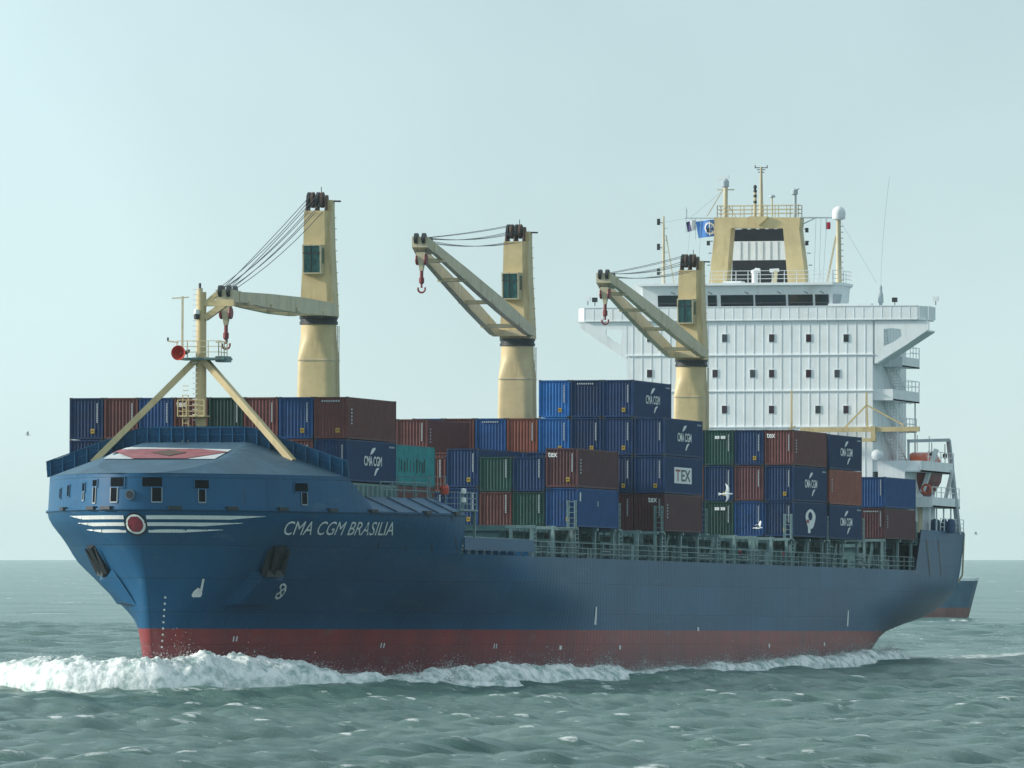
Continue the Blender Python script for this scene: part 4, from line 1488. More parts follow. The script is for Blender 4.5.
# ------------------------------------------------------------------ deck cranes
def rrect(cx, cy, z, a, b, n=24, p=4.0, rot=0.0):
    out = []
    for i in range(n):
        t_ = 2 * math.pi * (i + .5) / n
        c_, s_ = math.cos(t_), math.sin(t_)
        x = a * math.copysign(abs(c_) ** (2 / p), c_)
        y = b * math.copysign(abs(s_) ** (2 / p), s_)
        out.append((cx + x * math.cos(rot) - y * math.sin(rot), cy + x * math.sin(rot) + y * math.cos(rot), z))
    return out
def crane(s0, y0, ring_py, ring_px, slew, tip_z, Lh, label):
    """slew: turn of the jib to port in radians; tip_z height of the jib head"""
    root = bpy.data.objects.new('deck_crane', None)
    COL.objects.link(root)
    root.parent = ship
    root.location = wv((s0 - ORG[0], y0, 0))
    root['label'] = label
    org = (s0, y0, 0)
    zr = at(ring_px, ring_py, s0)[2]
    p = MB()
    prof = [(8.6, 1.36, 1.36, 8), (zr - 6.0, 1.34, 1.34, 8), (zr - 2.9, 1.30, 1.30, 7), (zr - 1.9, 1.29, 1.29, 3.2), (zr - 1.5, 1.30, 1.30, 2.2), (zr - .9, 1.30, 1.30, 2.0), (zr - .4, 1.30, 1.30, 2.0)]
    p.loft([rrect(s0, y0, z, a, b, p=q) for z, a, b, q in prof], 'yellow_paint')
    p.build('pedestal', root, org, smooth=True)
    p = MB()
    for dy in (-.2, .2):
        p.bar((s0 + .2 + dy, y0 + 1.42, 11.5), (s0 + .2 + dy, y0 + 1.42, zr - .5), .05, .05, 'cream_paint')
    for k in range(int((zr - 12.2) / .4)):
        p.bar((s0, y0 + 1.42, 11.8 + .4 * k), (s0 + .4, y0 + 1.42, 11.8 + .4 * k), .04, .04, 'cream_paint')
    p.build('pedestal_ladder', root, org)
    p = MB()
    p.loft([rrect(s0, y0, z, a, a, p=q) for z, a, q in ((zr - 3.05, 1.345, 7), (zr - 2.95, 1.345, 7))], 'cream_paint')
    p.build('weld_flange', root, org)
    p = MB()
    p.lathe((s0, y0, zr - .42), [(1.3, 0), (1.40, .02), (1.40, .22), (1.34, .24), (1.34, .4), (1.41, .42), (1.41, .6), (1.3, .62)], 'dark_steel', n=28)
    p.build('slewing_ring', root, org, smooth=True)
    ca, sa = math.cos(slew), math.sin(slew)
    def T(f, l, z):        # f = forward (towards the jib head), l = to port of the jib, from the crane's axis
        return (s0 - f * ca + l * sa, y0 + f * sa + l * ca, z)
    zb, zt_ = zr + .17, zr + 9.1
    ztop = zr + 7.85
    # tower: tapering box, its port side set back, front face carrying the cab
    tw = MB()
    rings = []
    for z, wl, wr, ff, bb in ((zb, 1.2, 1.28, 1.0, 1.0), (zb + 1.3, 1.14, 1.22, .95, 1.0), (zb + 5.0, .98, 1.05, .85, .8), (ztop, .94, 1.0, .8, .7)):
        rings.append([T(ff, -wl, z), T(ff, wr - .42, z), T(ff - .2, wr, z), T(-bb, wr, z), T(-bb, -wl, z)])
    tw.loft(rings, 'yellow_paint')
    tw.hexa([T(.2, .45, ztop), T(.2, 1.0, ztop), T(-.7, 1.0, ztop), T(-.7, .45, ztop)], [T(.2, .5, zt_ - .45), T(.2, 1.0, zt_ - .45), T(-.7, 1.0, zt_ - .45), T(-.7, .5, zt_ - .45)], 'yellow_paint')
    tw.bar(T(-.5, .9, zt_ - .5), T(-.5, 1.5, zt_ - .52), .12, .12, 'dark_steel')
    for k in range(9):
        tw.bar(T(-.3, 1.0 + .28 * (1 - k / 9), zb + .8 + .8 * k), T(-.3, 1.18 + .28 * (1 - k / 9), zb + .8 + .8 * k), .05, .05, 'yellow_paint')
    tw.build('tower', root, org)
    sh = MB()
    for l in (-.68, -.4, .0, .3):
        c = T(.25, l, zt_ - .45)
        d = Vector((sa, ca, 0))
        sh.tube(Vector(c) - d * .09, Vector(c) + d * .09, .58, 'rust_brown' if l in (-.4, .3) else 'dark_steel', n=18)
    for l in (-.8, -.1, .62):
        sh.hexa([T(.8, l - .05, ztop), T(.8, l + .05, ztop), T(-.5, l + .05, ztop), T(-.5, l - .05, ztop)], [T(.45, l - .05, zt_ - .1), T(.45, l + .05, zt_ - .1), T(-.1, l + .05, zt_ - .1), T(-.1, l - .05, zt_ - .1)], 'rust_brown')
    sh.tube(T(.2, 0.2, zt_ - .1), T(.2, 0.2, zt_ + .5), .03, 'dark_steel', n=5)
    sh.build('tower_sheave', root, org)
    # cab
    cb = MB()
    z0, z1 = zr + 3.2, zr + 5.35
    cb.hexa([T(.9, -.85, z0), T(.9, .55, z0), T(1.6, .55, z0), T(1.6, -.85, z0)], [T(.8, -.83, z1), T(.8, .58, z1), T(1.75, .58, z1), T(1.75, -.83, z1)], 'cream_paint')
    cbo = cb.build('cab', root, org)
    g = MB()
    g.hexa([T(1.64, -.74, z0 + .12), T(1.64, .44, z0 + .12), T(1.5, .44, z0 + .12), T(1.5, -.74, z0 + .12)], [T(1.77, -.72, z1 - .1), T(1.77, .44, z1 - .1), T(1.5, .44, z1 - .1), T(1.5, -.72, z1 - .1)], 'cab_glass')
    g.hexa([T(.95, .59, z0 + .8), T(1.45, .59, z0 + .8), T(1.45, .3, z0 + .8), T(.95, .3, z0 + .8)], [T(.95, .61, z1 - .25), T(1.5, .61, z1 - .25), T(1.5, .3, z1 - .25), T(.95, .3, z1 - .25)], 'cab_glass')
    go = g.build('cab_window', root, org)
    g = MB()
    zm = z0 + (z1 - z0) * .72
    for l in (-.8, -.2, .5):
        g.bar(T(1.66, l, z0 + .05), T(1.8, l, z1), .07, .07, 'dark_steel' if l == -.2 else 'cream_paint')
    for z in (z0 + .08, zm, z1 - .05):
        f_ = 1.67 + .13 * (z - z0) / (z1 - z0)
        g.bar(T(f_, -.8, z), T(f_, .5, z), .07, .07, 'dark_steel' if z == zm else 'cream_paint')
    g.build('cab_frame', root, org)
    # jib: twin legs that meet at the head
    zf = zr + .6
    fp = (1.0, zf)                       # pivot: forward offset, height
    Lf = Lh
    top = (fp[0] + Lf, tip_z)
    def J(t_, l, dz=0.0):
        return T(fp[0] + Lf * t_, l, fp[1] + (top[1] - fp[1]) * t_ + dz)
    jb = MB()
    lp = lambda t_: 1.42 * (1 - t_) + 0.62 * t_
    up = Vector(T(0, 0, 0)) * 0 + Vector((0, 0, 1))
    for sg in (1, -1):
        segs = [(0.0, .55, .55), (.06, .50, .95), (.35, .48, 1.15), (.7, .42, 1.0), (1.0, .38, .7)]
        for (t0, w0, h0), (t1, w1, h1) in zip(segs[:-1], segs[1:]):
            jb.bar(J(t0, sg * lp(t0)), J(t1, sg * lp(t1)), w0, h0, 'cream_paint', w1, h1)
    for t_ in (.14, .42, .68, .9):
        c0, c1 = J(t_, -lp(t_) - .3, -.35), J(t_, lp(t_) + .3, -.35)
        jb.bar(c0, c1, 1.1, .28, 'cream_paint')
    jb.bar(J(0.0, -1.6), J(0.0, 1.6), .5, .5, 'cream_paint')
    # head
    e = J(1.0, 0)
    jb.hexa([J(.985, -.8, -.45), J(.985, .8, -.45), J(1.05, .62, -.35), J(1.05, -.62, -.35)], [J(.985, -.8, .4), J(.985, .8, .4), J(1.05, .62, .45), J(1.05, -.62, .45)], 'cream_paint')
    jb.build('jib', root, org)
    hs = MB()
    dv = Vector((sa, ca, 0))
    for t_, l in ((1.0, -.45), (1.0, .45), (1.045, -.3), (1.045, .3)):
        c = Vector(J(t_, l, .35))
        hs.tube(c - dv * .12, c + dv * .12, .42, 'dark_steel', n=16)
    hs.build('jib_sheave', root, org)
    rp = MB()
    a0 = T(.5, 0, zt_ - .1)
    for i, l in enumerate((-.62, -.35, -.1, .15, .42)):
        for (zq, tq) in (((zt_ + .05, 1.0),) if i % 2 else ((zt_ - .5, 1.0), (zt_ - 1.3, .96))):
            p0, p1 = Vector(T(.55, l, zq)), Vector(J(tq, l * .9, .7))
            prev = p0
            for k in range(1, 7):
                f_ = k / 6
                q_ = p0.lerp(p1, f_) + Vector((0, 0, -0.35 * 4 * f_ * (1 - f_) * (1 if (zq < zt_) else .3)))
                rp.bar(prev, q_, .036, .036, 'rope')
                prev = q_
    rp.build('topping_wire', root, org)
    hk = MB()
    c = Vector(J(1.03, 0, -.3))
    drop = 0.1
    for l in (-.35, .35):
        hk.bar(c + dv * l, c + dv * l + Vector((0, 0, -drop - .2)), .05, .05, 'rope')
    hk.build('hoist_wire', root, org)
    hb_ = MB()
    z0 = -drop
    for sgn in (-1, 1):
        hb_.lathe(tuple(c + dv * (.34 * sgn) + Vector((0, 0, z0 - .75))), [(.05, -.07), (.40, -.07), (.44, 0), (.40, .07), (.05, .07)], 'hook_red', n=18, axis='y')
    hb_.hexa([tuple(c + dv * -.12 + Vector((-.15, 0, z0 - 1.6))), tuple(c + dv * .12 + Vector((-.15, 0, z0 - 1.6))), tuple(c + dv * .12 + Vector((.15, 0, z0 - 1.6))), tuple(c + dv * -.12 + Vector((.15, 0, z0 - 1.6)))],
             [tuple(c + dv * -.36 + Vector((-.3, 0, z0 - .2))), tuple(c + dv * .36 + Vector((-.3, 0, z0 - .2))), tuple(c + dv * .36 + Vector((.3, 0, z0 - .2))), tuple(c + dv * -.36 + Vector((.3, 0, z0 - .2)))], 'cream_paint')
    bo = hb_.build('hook_block', root, org)
    hk = MB()
    hk.tube(c + Vector((0, 0, z0 - 1.5)), c + Vector((0, 0, z0 - 2.1)), .14, 'hook_red')
    hk.lathe(tuple(c + Vector((0, 0, z0 - 2.5))), [(.1, -.1), (.2, 0), (.2, .35), (.1, .45)], 'hook_red', n=10)
    hk.tube(c + Vector((0, 0, z0 - 2.4)), c + Vector((0, 0, z0 - 2.9)), .08, 'hook_red')
    prev = None
    for i in range(25):
        a_ = math.pi * (-.1 + 1.2 * (i % 13) / 12)
        q_ = c + dv * (.28 * math.cos(a_ + math.pi) * (1 if i < 13 else 1)) + Vector((0, 0, z0 - 2.95 - .3 * math.sin(a_)))
        if i > 12:
            break
        if prev is not None:
            hk.tube(prev, q_, .08, 'hook_red', n=6)
        prev = q_
    hk.build('hook', root, org)
    return root
tz = lambda px, py, s: at(px, py, s)[2]
crane(3.5, -1, 319, 316.5, math.radians(3.2), tz(222, 298, -22), 26.6, 'front crane with its jib lowered onto the foremast rest')
crane(59.4, -1, 341, 516, 0.0, tz(424, 247, 32.0), 26.4, 'middle crane with raised jib')
crane(117.0, -1, 362, 690, 0.0, tz(604, 282, 88), 27.9, 'aft crane with raised jib before the bridge')

# ------------------------------------------------------------------ foremast
SM = -28.6
def sub(mbx, name, root, org):
    return mbx.build(name, root, org)
root = bpy.data.objects.new('foremast', None)
COL.objects.link(root)
root.parent = ship
pb = at(200, 426, SM)
root.location = wv((SM - ORG[0], pb[1], 0))
org = (SM, pb[1], 0)
y0 = pb[1]
Z = lambda py: at(200, py, SM)[2]
m_ = MB()
m_.tube((SM, y0, 12.6), (SM, y0, Z(292)), .41, 'yellow_paint', r2=.35, n=16)
m_.tube((SM, y0 - .1, Z(292)), (SM, y0 - .1, Z(288)), .2, 'cream_paint', n=10)
m_.tube((SM, y0 - .1, Z(288)), (SM, y0 - .1, Z(283)), .09, 'dark_steel', n=8)
for k in range(26):
    m_.bar((SM - .5, y0 - .45, Z(420) + k * .36), (SM - .5, y0 - .1, Z(420) + k * .36), .06, .06, 'mark_white')
m_.build('mast_post', root, org, smooth=True)
m_ = MB()
for (px, py), sg in (((92, 457), -1), ((292, 455), 1)):
    f_ = at(px, py, -30.6)
    m_.bar((SM - .2, y0 + .25 * sg, Z(359)), (f_[0], f_[1], dome(-30.6, f_[1]) - .1), .50, .42, 'yellow_paint')
m_.build('mast_brace', root, org)
m_ = MB()
zp = Z(358)
m_.box(SM - 1.1, SM + .9, y0 - 1.4, y0 + 2.0, zp - .14, zp, 'grey_green')
m_.rail([(SM - 1.1, y0 - 1.4, zp), (SM - 1.1, y0 + 1.6, zp), (SM + .9, y0 + 1.6, zp)], 1.15, 'cream_paint', post=.75, r=.03)
m_.bar((SM - 1.1, y0 - 2.05, zp + 1.15), (SM - 1.1, y0 - 1.3, zp + 1.05), .1, .1, 'cream_paint')
m_.bar((SM - 1.1, y0 - 2.05, zp + 1.15), (SM - 1.1, y0 - 2.05, zp + 1.4), .1, .1, 'dark_steel')
m_.bar((SM - 1.1, y0 + 1.4, zp + 1.05), (SM - 1.1, y0 + 2.2, zp + 1.1), .1, .1, 'cream_paint')
m_.bar((SM - 1.1, y0 + 2.2, zp + 1.05), (SM - 1.1, y0 + 2.2, zp + 1.35), .1, .1, 'dark_steel')
m_.box(SM - .9, SM + .3, y0 + 1.3, y0 + 2.1, zp - .3, zp + .1, 'grey_green')
m_.build('mast_platform', root, org)
m_ = MB()
hc = at(180, 353, SM - 1.4)
m_.lathe((hc[0] - .2, hc[1], hc[2]), [(.05, .5), (.18, .5), (.22, .1), (.34, -.2), (.52, -.45), (.50, -.47), (.3, -.2), (.1, .1)], 'horn_red', n=20, axis='s')
m_.bar((hc[0], hc[1] + .3, hc[2]), (SM, y0 - .9, hc[2] + .2), .2, .2, 'dark_steel')
m_.build('horn', root, org, smooth=True)
m_ = MB()
m_.bar((SM, y0 - 1.35, Z(360)), (SM, y0 - 1.35, Z(296)), .12, .12, 'cream_paint')
m_.bar((SM, y0 - 2.1, Z(298)), (SM, y0 - .9, Z(297)), .1, .08, 'cream_paint')
m_.build('signal_pole', root, org)
m_ = MB()          # bracket the first jib rests on
for py_, w_ in ((310, .4),):
    pass
m_.bar((SM, y0 + .3, Z(303)), (SM, y0 + 2.4, Z(303)), .45, .45, 'yellow_paint')
m_.bar((SM, y0 + .3, Z(318)), (SM, y0 + 1.9, Z(302)), .42, .42, 'yellow_paint')
m_.bar((SM, y0 + .3, Z(304)), (SM, y0 + 1.1, Z(294)), .3, .3, 'yellow_paint')
m_.build('jib_rest', root, org)
m_ = MB()
zc = Z(417)
m_.box(SM - 1.2, SM + .2, y0 - 1.3, y0 + .6, zc, zc + .1, 'yellow_paint')
m_.rail([(SM - 1.2, y0 - 1.3, zc), (SM - 1.2, y0 + .6, zc)], 1.15, 'yellow_paint', post=.6, r=.035)
for k in range(12):
    m_.bar((SM - 1.0, y0 - 1.0, zc - 1.4 + .32 * k), (SM - 1.0, y0 - .6, zc - 1.4 + .32 * k), .05, .05, 'yellow_paint')
for dy in (-1.0, -.6):
    m_.bar((SM - 1.0, y0 + dy, zc - 2.6), (SM - 1.0, y0 + dy, zc + 1.5), .06, .06, 'yellow_paint')
m_.bar((SM - .4, y0 - 1.1, zc), (SM, y0 - .2, zc - 1.4), .1, .1, 'yellow_paint')
m_.build('crow_platform', root, org)
for py_, m__ in ((314, 'mark_white'), (319, 'dark_steel')):
    o = MB()
    o.lathe((SM - .55, y0 - .15, Z(py_)), [(.1, -.05), (.2, 0), (.2, .28), (.1, .33)], m__, n=10)
    o.build('mast_lamp', root, org)

# ------------------------------------------------------------------ accommodation block
S = 137.3
def P(px, py, s=S):
    return at(px, py, s)
root = bpy.data.objects.new('accommodation_block', None)
COL.objects.link(root)
root.parent = ship
root.location = wv((S - ORG[0], 0, 0))
root['label'] = 'white accommodation block and bridge near the stern'
org = (S, 0, 0)
WH = 'white_paint'
yL, yR = P(626, 400)[1], P(872, 400)[1]
zT = P(750, 319)[2]
m_ = MB()
m_.box(S, 151, yL, yR, 8.6, zT, WH)
m_.build('front_wall', root, org)
m_ = MB()
px = 632.0
while px < 870:
    y = P(px, 400)[1]
    m_.box(S - .03, S, y - .035, y + .035, 12, zT - .02, WH)
    px += 9.3
y = yR
for k in range(11):
    s = S + 1.2 + 1.2 * k
    m_.box(s, s + .05, yR, yR + .025, 12, zT - .02, WH)
for py in (319, 355, 391, 427):
    z = P(750, py)[2]
    m_.box(S - .11, S - .0, yL, yR + .1, z - .05, z + .05, WH)
m_.build('wall_stiffener', root, org)
ROWS = {338: [649, 724, 771, 808, 845.5], 373.5: [649, 714.5, 752, 771, 808, 836.5], 409.5: [724, 771, 817.5, 845.5], 445: [724, 771, 817.5, 845.5]}
for py, xs in ROWS.items():
    for i, px in enumerate(xs):
        c = P(px, py)
        m_ = MB().box(S - .04, S + .02, c[1] - .28, c[1] + .28, c[2] - .38, c[2] + .38, WH)
        w_ = m_.build('window', root, org)
        m_ = MB().box(S - .06, S, c[1] - .235, c[1] + .235, c[2] - .335, c[2] + .335, 'window_brown' if (i + int(py)) % 3 else 'glass_dark')
        m_.build('pane', w_, org)
# bridge wings: bulwark band, deck and gusset plates with openings
zb0, zb1 = P(750, 320)[2], P(750, 307)[2]
m_ = MB()
yWL, yWR = P(575, 315)[1], P(926, 315)[1]
m_.box(S - .2, S - .08, yWL + .8, yWR - .8, zb0, zb1, WH)
for sg, yy in ((-1, yWL), (1, yWR)):
    m_.hexa([(S - .2, yy - sg * .8, zb0), (S - .08, yy - sg * .8, zb0), (S + 1.0, yy - sg * .1, zb0), (S + 1.0, yy, zb0)],
            [(S - .2, yy - sg * .8, zb1), (S - .08, yy - sg * .8, zb1), (S + 1.0, yy - sg * .1, zb1), (S + 1.0, yy, zb1)], WH)
    m_.box(S + 1.0, S + 3.6, min(yy, yy - sg * .12), max(yy, yy - sg * .12), zb0, zb1, WH)
m_.box(S - .25, S - .0, yWL + .8, yWR - .8, zb1, zb1 + .07, WH)
m_.box(S - .24, S - .02, yWL + .8, yWR - .8, zb0 - .05, zb0 + .04, WH)
px = 584
while px < 930:
    y = P(px, 315)[1]
    m_.box(S - .22, S - .2, y - .025, y + .025, zb0, zb1, WH)
    px += 9.3
m_.build('bridge_wing_bulwark', root, org)
m_ = MB().box(S - .06, S + 3.6, yWL + .15, yWR - .15, zb0 - .12, zb0 - .01, WH)
m_.build('bridge_wing_deck', root, org)
def plate(outer, inner, s0, s1, m, name):
    """front plate with an opening: matching outlines given in the picture"""
    mb = MB()
    O = [P(x, y, S) for x, y in outer]
    I = [P(x, y, S) for x, y in inner]
    n = len(O)
    for s in (s0, s1):
        vs = [(s, p[1], p[2]) for p in O] + [(s, p[1], p[2]) for p in I]
        mb.add(vs, [(i, (i + 1) % n, (i + 1) % n + n, i + n) for i in range(n)], m)
    for Q in (O, I):
        mb.loft([[(s0, p[1], p[2]) for p in Q], [(s1, p[1], p[2]) for p in Q]], m, caps=False)
    return mb.build(name, root, org)
plate([(626, 321), (604, 321), (579, 321), (579, 327), (600, 341), (626, 359)], [(622, 330), (614, 329), (605, 329), (605, 335), (612, 341), (620, 345)], S - .02, S + .25, WH, 'wing_gusset')
plate([(874, 321), (896, 321), (928, 321), (928, 329), (905, 345), (874, 364)], [(883, 329), (891, 328), (900, 329), (901, 336), (893, 342), (883, 346)], S - .02, S + .25, WH, 'wing_gusset')
# underside of the wings, a sloping soffit carried aft
for A, B2 in (((579, 328), (626, 360)), ((926, 331), (876, 364))):
    a, b2 = P(*A), P(*B2)
    m_ = MB().hexa([(S, a[1], a[2]), (S, b2[1], b2[2]), (S + 3.4, b2[1], b2[2]), (S + 3.4, a[1], a[2])],
                   [(S, a[1], a[2] + .12), (S, b2[1], b2[2] + .12), (S + 3.4, b2[1], b2[2] + .12), (S + 3.4, a[1], a[2] + .12)], WH)
    m_.build('wing_soffit', root, org)
# wheelhouse
yl, yr = P(640, 300)[1], P(829, 300)[1]
z0, zw0, zw1, z1 = zb1 - .1, P(750, 307)[2], P(750, 294.5)[2], P(750, 285)[2]
m_ = MB()
lo = [(S + .9, yl, z0), (S + .9, yr, z0), (S + 1.9, yr + .5, z0), (S + 5.0, yr + .5, z0), (S + 5.0, yl - .2, z0)]
hi = [(S + .5, yl, z1), (S + .5, yr + .1, z1), (S + 1.8, yr + .7, z1), (S + 5.0, yr + .7, z1), (S + 5.0, yl - .2, z1)]
m_.hexa(lo, hi, WH)
m_.build('wheelhouse', root, org)
m_ = MB()
m_.hexa([(S + .1, yl - .4, z1), (S + .1, yr + .2, z1), (S + 1.7, yr + .9, z1), (S + 5.2, yr + .9, z1), (S + 9.3, yr - .3, z1), (S + 9.3, yl - .2, z1)],
        [(S + .1, yl - .4, z1 + .22), (S + .1, yr + .2, z1 + .22), (S + 1.7, yr + .9, z1 + .22), (S + 5.2, yr + .9, z1 + .22), (S + 9.3, yr - .3, z1 + .22), (S + 9.3, yl - .2, z1 + .22)], WH)
m_.build('wheelhouse_roof', root, org)
def fz(z):
    return S + .9 - .4 * (z - z0) / (z1 - z0)
for x0, x1 in ((655, 677), (680, 702), (705, 714), (718, 750.5), (752.5, 783), (785.5, 810), (812.5, 826)):
    a, b2 = P(x0, 300)[1], P(x1, 300)[1]
    m_ = MB().hexa([(fz(zw0) - .06, a, zw0), (fz(zw0) - .06, b2, zw0), (fz(zw0) + .1, b2, zw0), (fz(zw0) + .1, a, zw0)],
                   [(fz(zw1) - .06, a, zw1), (fz(zw1) - .06, b2, zw1), (fz(zw1) + .1, b2, zw1), (fz(zw1) + .1, a, zw1)], 'glass_dark')
    m_.build('bridge_window', root, org)
    m_ = MB().bar((fz(zw1) - .1, b2 - .4, zw1 + .1), (fz(zw1) - .35, b2 - .7, zw1 + .28), .05, .05, 'dark_steel')
    m_.build('window_wiper', root, org)
m_ = MB()          # angled corner window
a, b2 = (S + .95, yr + .1), (S + 1.75, yr + .48)
m_.hexa([(a[0], a[1], zw0), (b2[0], b2[1], zw0), (b2[0] + .1, b2[1] - .1, zw0), (a[0] + .1, a[1] - .1, zw0)],
        [(a[0] - .3, a[1] + .15, zw1), (b2[0] - .15, b2[1] + .25, zw1), (b2[0], b2[1], zw1), (a[0] + .1, a[1] - .1, zw1)], 'stencil_grey')
m_.build('bridge_window', root, org)
# white lockers on the wings and lamps at their ends
m_ = MB()
a, b2 = P(635, 306, S + 2), P(651, 284, S + 2)
m_.box(S + 1, S + 4, a[1], b2[1], a[2] - 1, b2[2], WH)
m_.build('bridge_side_house', root, org)
m_ = MB()
a, b2 = P(829, 309, S + 1), P(872, 303.5, S + 1)
m_.box(S + .3, S + 1.2, a[1], b2[1], a[2], b2[2], WH)
a, b2 = P(905, 308, S + 1), P(918, 305, S + 1)
m_.box(S + .3, S + 1.2, a[1], b2[1], a[2], b2[2], WH)
m_.build('wind_screen', root, org)
for px, py, w_ in ((587, 305, 1), (594, 306, 0), (935, 305, 1), (894, 306, 0)):
    m_ = MB()
    p = P(px, py, S + .6)
    m_.bar(p, (p[0], p[1], p[2] + .5), .06, .06, 'dark_steel')
    m_.box(p[0] - .2, p[0] + .1, p[1] - .22, p[1] + .22, p[2] + .35, p[2] + .75, 'white_paint' if w_ else 'dark_steel')
    m_.build('floodlight', root, org)
m_ = MB()
zr_ = z1 + .22
m_.rail([(S + .3, yl - .2, zr_), (S + .3, yr + .2, zr_), (S + 1.8, yr + .8, zr_), (S + 5.0, yr + .8, zr_)], 1.05, WH, post=1.1, r=.03)
m_.build('roof_rail', root, org)

# port side galleries, ladders
def gallery(pyt, pyb, s0, s1, y1, name='side_gallery', x0=None):
    zt_, zb_ = P(885, pyt)[2], P(885, pyb)[2]
    mb = MB()
    mb.box(s0, s1, yR, y1, zb_, zb_ + .12, WH)
    mb.box(s0 - .06, s0 + .02, yR, y1, zb_, zt_, WH)
    mb.box(s0, s1, y1 - .07, y1, zb_, zt_, WH)
    mb.build(name, root, org)
    r_ = MB()
    r_.rail([(s0 + 3.5, y1 - .05, zt_), (s1, y1 - .05, zt_), (s1, yR, zt_)], .95, WH, post=1.4, r=.028, nrail=2)
    r_.build('gallery_rail', root, org)
    return zb_, zt_
g1 = gallery(355, 365, S + 4.0, S + 11.2, 12.1)
g2 = gallery(389, 400, S + .3, S + 11.2, 12.1)
g3 = gallery(427, 430, S + .3, S + 10.5, 12.0)
def ladder(sa, za, sb, zb, y, wdt=.8):
    mb = MB()
    for dy in (0, wdt):
        mb.bar((sa, y + dy, za), (sb, y + dy, zb), .05, .22, WH)
    n = int(abs(zb - za) / .24)
    for k in range(n):
        f_ = (k + .5) / n
        mb.box(sa + (sb - sa) * f_ - .14, sa + (sb - sa) * f_ + .14, y, y + wdt, za + (zb - za) * f_, za + (zb - za) * f_ + .04, WH)
    mb.build('side_stair', root, org)
ladder(S + 11, g2[0], S + 5, g1[0], yR + .2)
ladder(S + 10, g3[0], S + 4, g2[0], yR + .2)
ladder(S + 10, P(885, 462)[2], S + 4, g3[0], yR + .2)
ladder(S + 2.2, P(885, 365)[2], S + .8, P(885, 330)[2], yR + .4, .7)
for s_ in (S + 2.5, S + 9.8):
    m_ = MB().bar((s_, 12.0, P(885, 462)[2]), (s_, 12.0, g2[0]), .12, .12, WH)
    m_.build('gallery_post', root, org)
# lower boat deck, white bands
def band(x0, x1, py0, py1, sfront, name):
    a, b2 = P(x0, py0, sfront), P(x1, py1, sfront)
    return a, b2
zA0, zA1 = P(890, 472, S + 2)[2], P(890, 461, S + 2)[2]
m_ = MB()
m_.box(S + .2, 151.5, 8.5, 14.6, zA0, zA0 + .15, WH)
m_.box(S + .1, S + .22, 8.5, 13.0, zA0, zA1, WH)
m_.box(S + .2, 151.5, 14.5, 14.6, zA0, zA1, WH)
m_.hexa([(S + .1, 13.0, zA0), (S + .22, 13.0, zA0), (S + 1.2, 14.6, zA0), (S + 1.1, 14.6, zA0)], [(S + .1, 13.0, zA1), (S + .22, 13.0, zA1), (S + 1.2, 14.6, zA1), (S + 1.1, 14.6, zA1)], WH)
m_.build('boat_deck', root, org)
m_ = MB()
zB0, zB1 = P(930, 507, 142)[2], P(930, 497, 142)[2]
m_.box(142, 153.5, 13.0, 14.7, zB0, zB0 + .15, WH)
m_.box(141.9, 142.02, 12.0, 14.7, zB0, zB1, WH)
m_.box(142, 153.5, 14.6, 14.7, zB0, zB1, WH)
m_.build('embarkation_deck', root, org)
m_ = MB()
for s_ in (142.2, 145, 148, 151, 153.3):
    m_.bar((s_, 14.4, 11.9), (s_, 14.4, zB0), .12, .12, WH)
m_.rail([(142, 14.65, zB1), (153.4, 14.65, zB1)], .9, WH, post=1.8, nrail=2)
m_.rail([(S + 3.5, 14.55, zA1), (151.4, 14.55, zA1)], .9, WH, post=1.8, nrail=2)
m_.rail([(145, 14.75, 12.2), (154.8, 14.75, 12.2)], 1.1, WH, post=1.6, nrail=3)
m_.build('boat_deck_rail', root, org)
# davit frame
m_ = MB()
a = P(908, 441, 141)
b2 = P(948, 440, 150.5)
c = P(957, 522, 152.5)
m_.bar((141, a[1], zA0), (141, a[1], a[2]), .18, .18, 'stencil_grey')
m_.bar((141, a[1], a[2]), b2, .28, .28, 'stencil_grey')
m_.bar(b2, (152.5, 14.8, 12.0), .32, .32, 'stencil_grey', .4, .4)
m_.bar((143.5, b2[1], a[2] - 1.6), (143.5, b2[1], a[2] - .1), .06, .06, 'dark_steel')
m_.bar((149, b2[1], a[2] - 1.6), (149, b2[1], a[2] - .1), .06, .06, 'dark_steel')
for s_ in (143.5, 149):
    m_.lathe((s_, b2[1], a[2] - 1.4), [(.05, 0), (.2, .1), (.2, .4), (.05, .5)], 'dark_steel', n=8)
m_.build('davit_frame', root, org)
m_ = MB()
a, b2 = P(936, 449, 143), P(922, 492, 143)
m_.bar(a, b2, .38, .38, WH)
m_.bar(P(952, 470, 150), P(945, 500, 150), .3, .3, WH)
m_.build('davit_arm', root, org)
# life raft canisters, winches and ventilators abaft
m_ = MB()
c = P(877, 455, S - .3)
m_.lathe((S - .9, c[1], c[2]), [(.1, 0), (.45, .1), (.5, .4), (.5, .8), (.1, .9)], WH, n=18, axis='s')
m_.build('raft_canister', root, org, smooth=True)
for px, py, r_ in ((921, 524, .42), (935, 525, .5), (951, 524, .42), (944, 521, .3)):
    m_ = MB()
    p = P(px, py, 147)
    m_.lathe((147, p[1], 12.0), [(.1, 0), (r_, .02), (r_, .9), (r_ * .7, 1.2), (.1, 1.3)], 'hull_blue', n=14)
    m_.build('mooring_bollard', root, org, smooth=True)
m_ = MB()
p = P(919, 520, 143)
m_.tube((143, p[1], 12.0), (143, p[1], zB0), .3, 'cream_paint', n=12)
m_.build('deck_pillar', root, org)
m_ = MB()
m_.box(137.4, 150, 10.8, 13.2, 11.9, zA0, WH)
m_.box(136.2, 137.2, -11, 10, 8.6, 15.2, 'grey_green')
m_.build('lower_deckhouse', root, org)

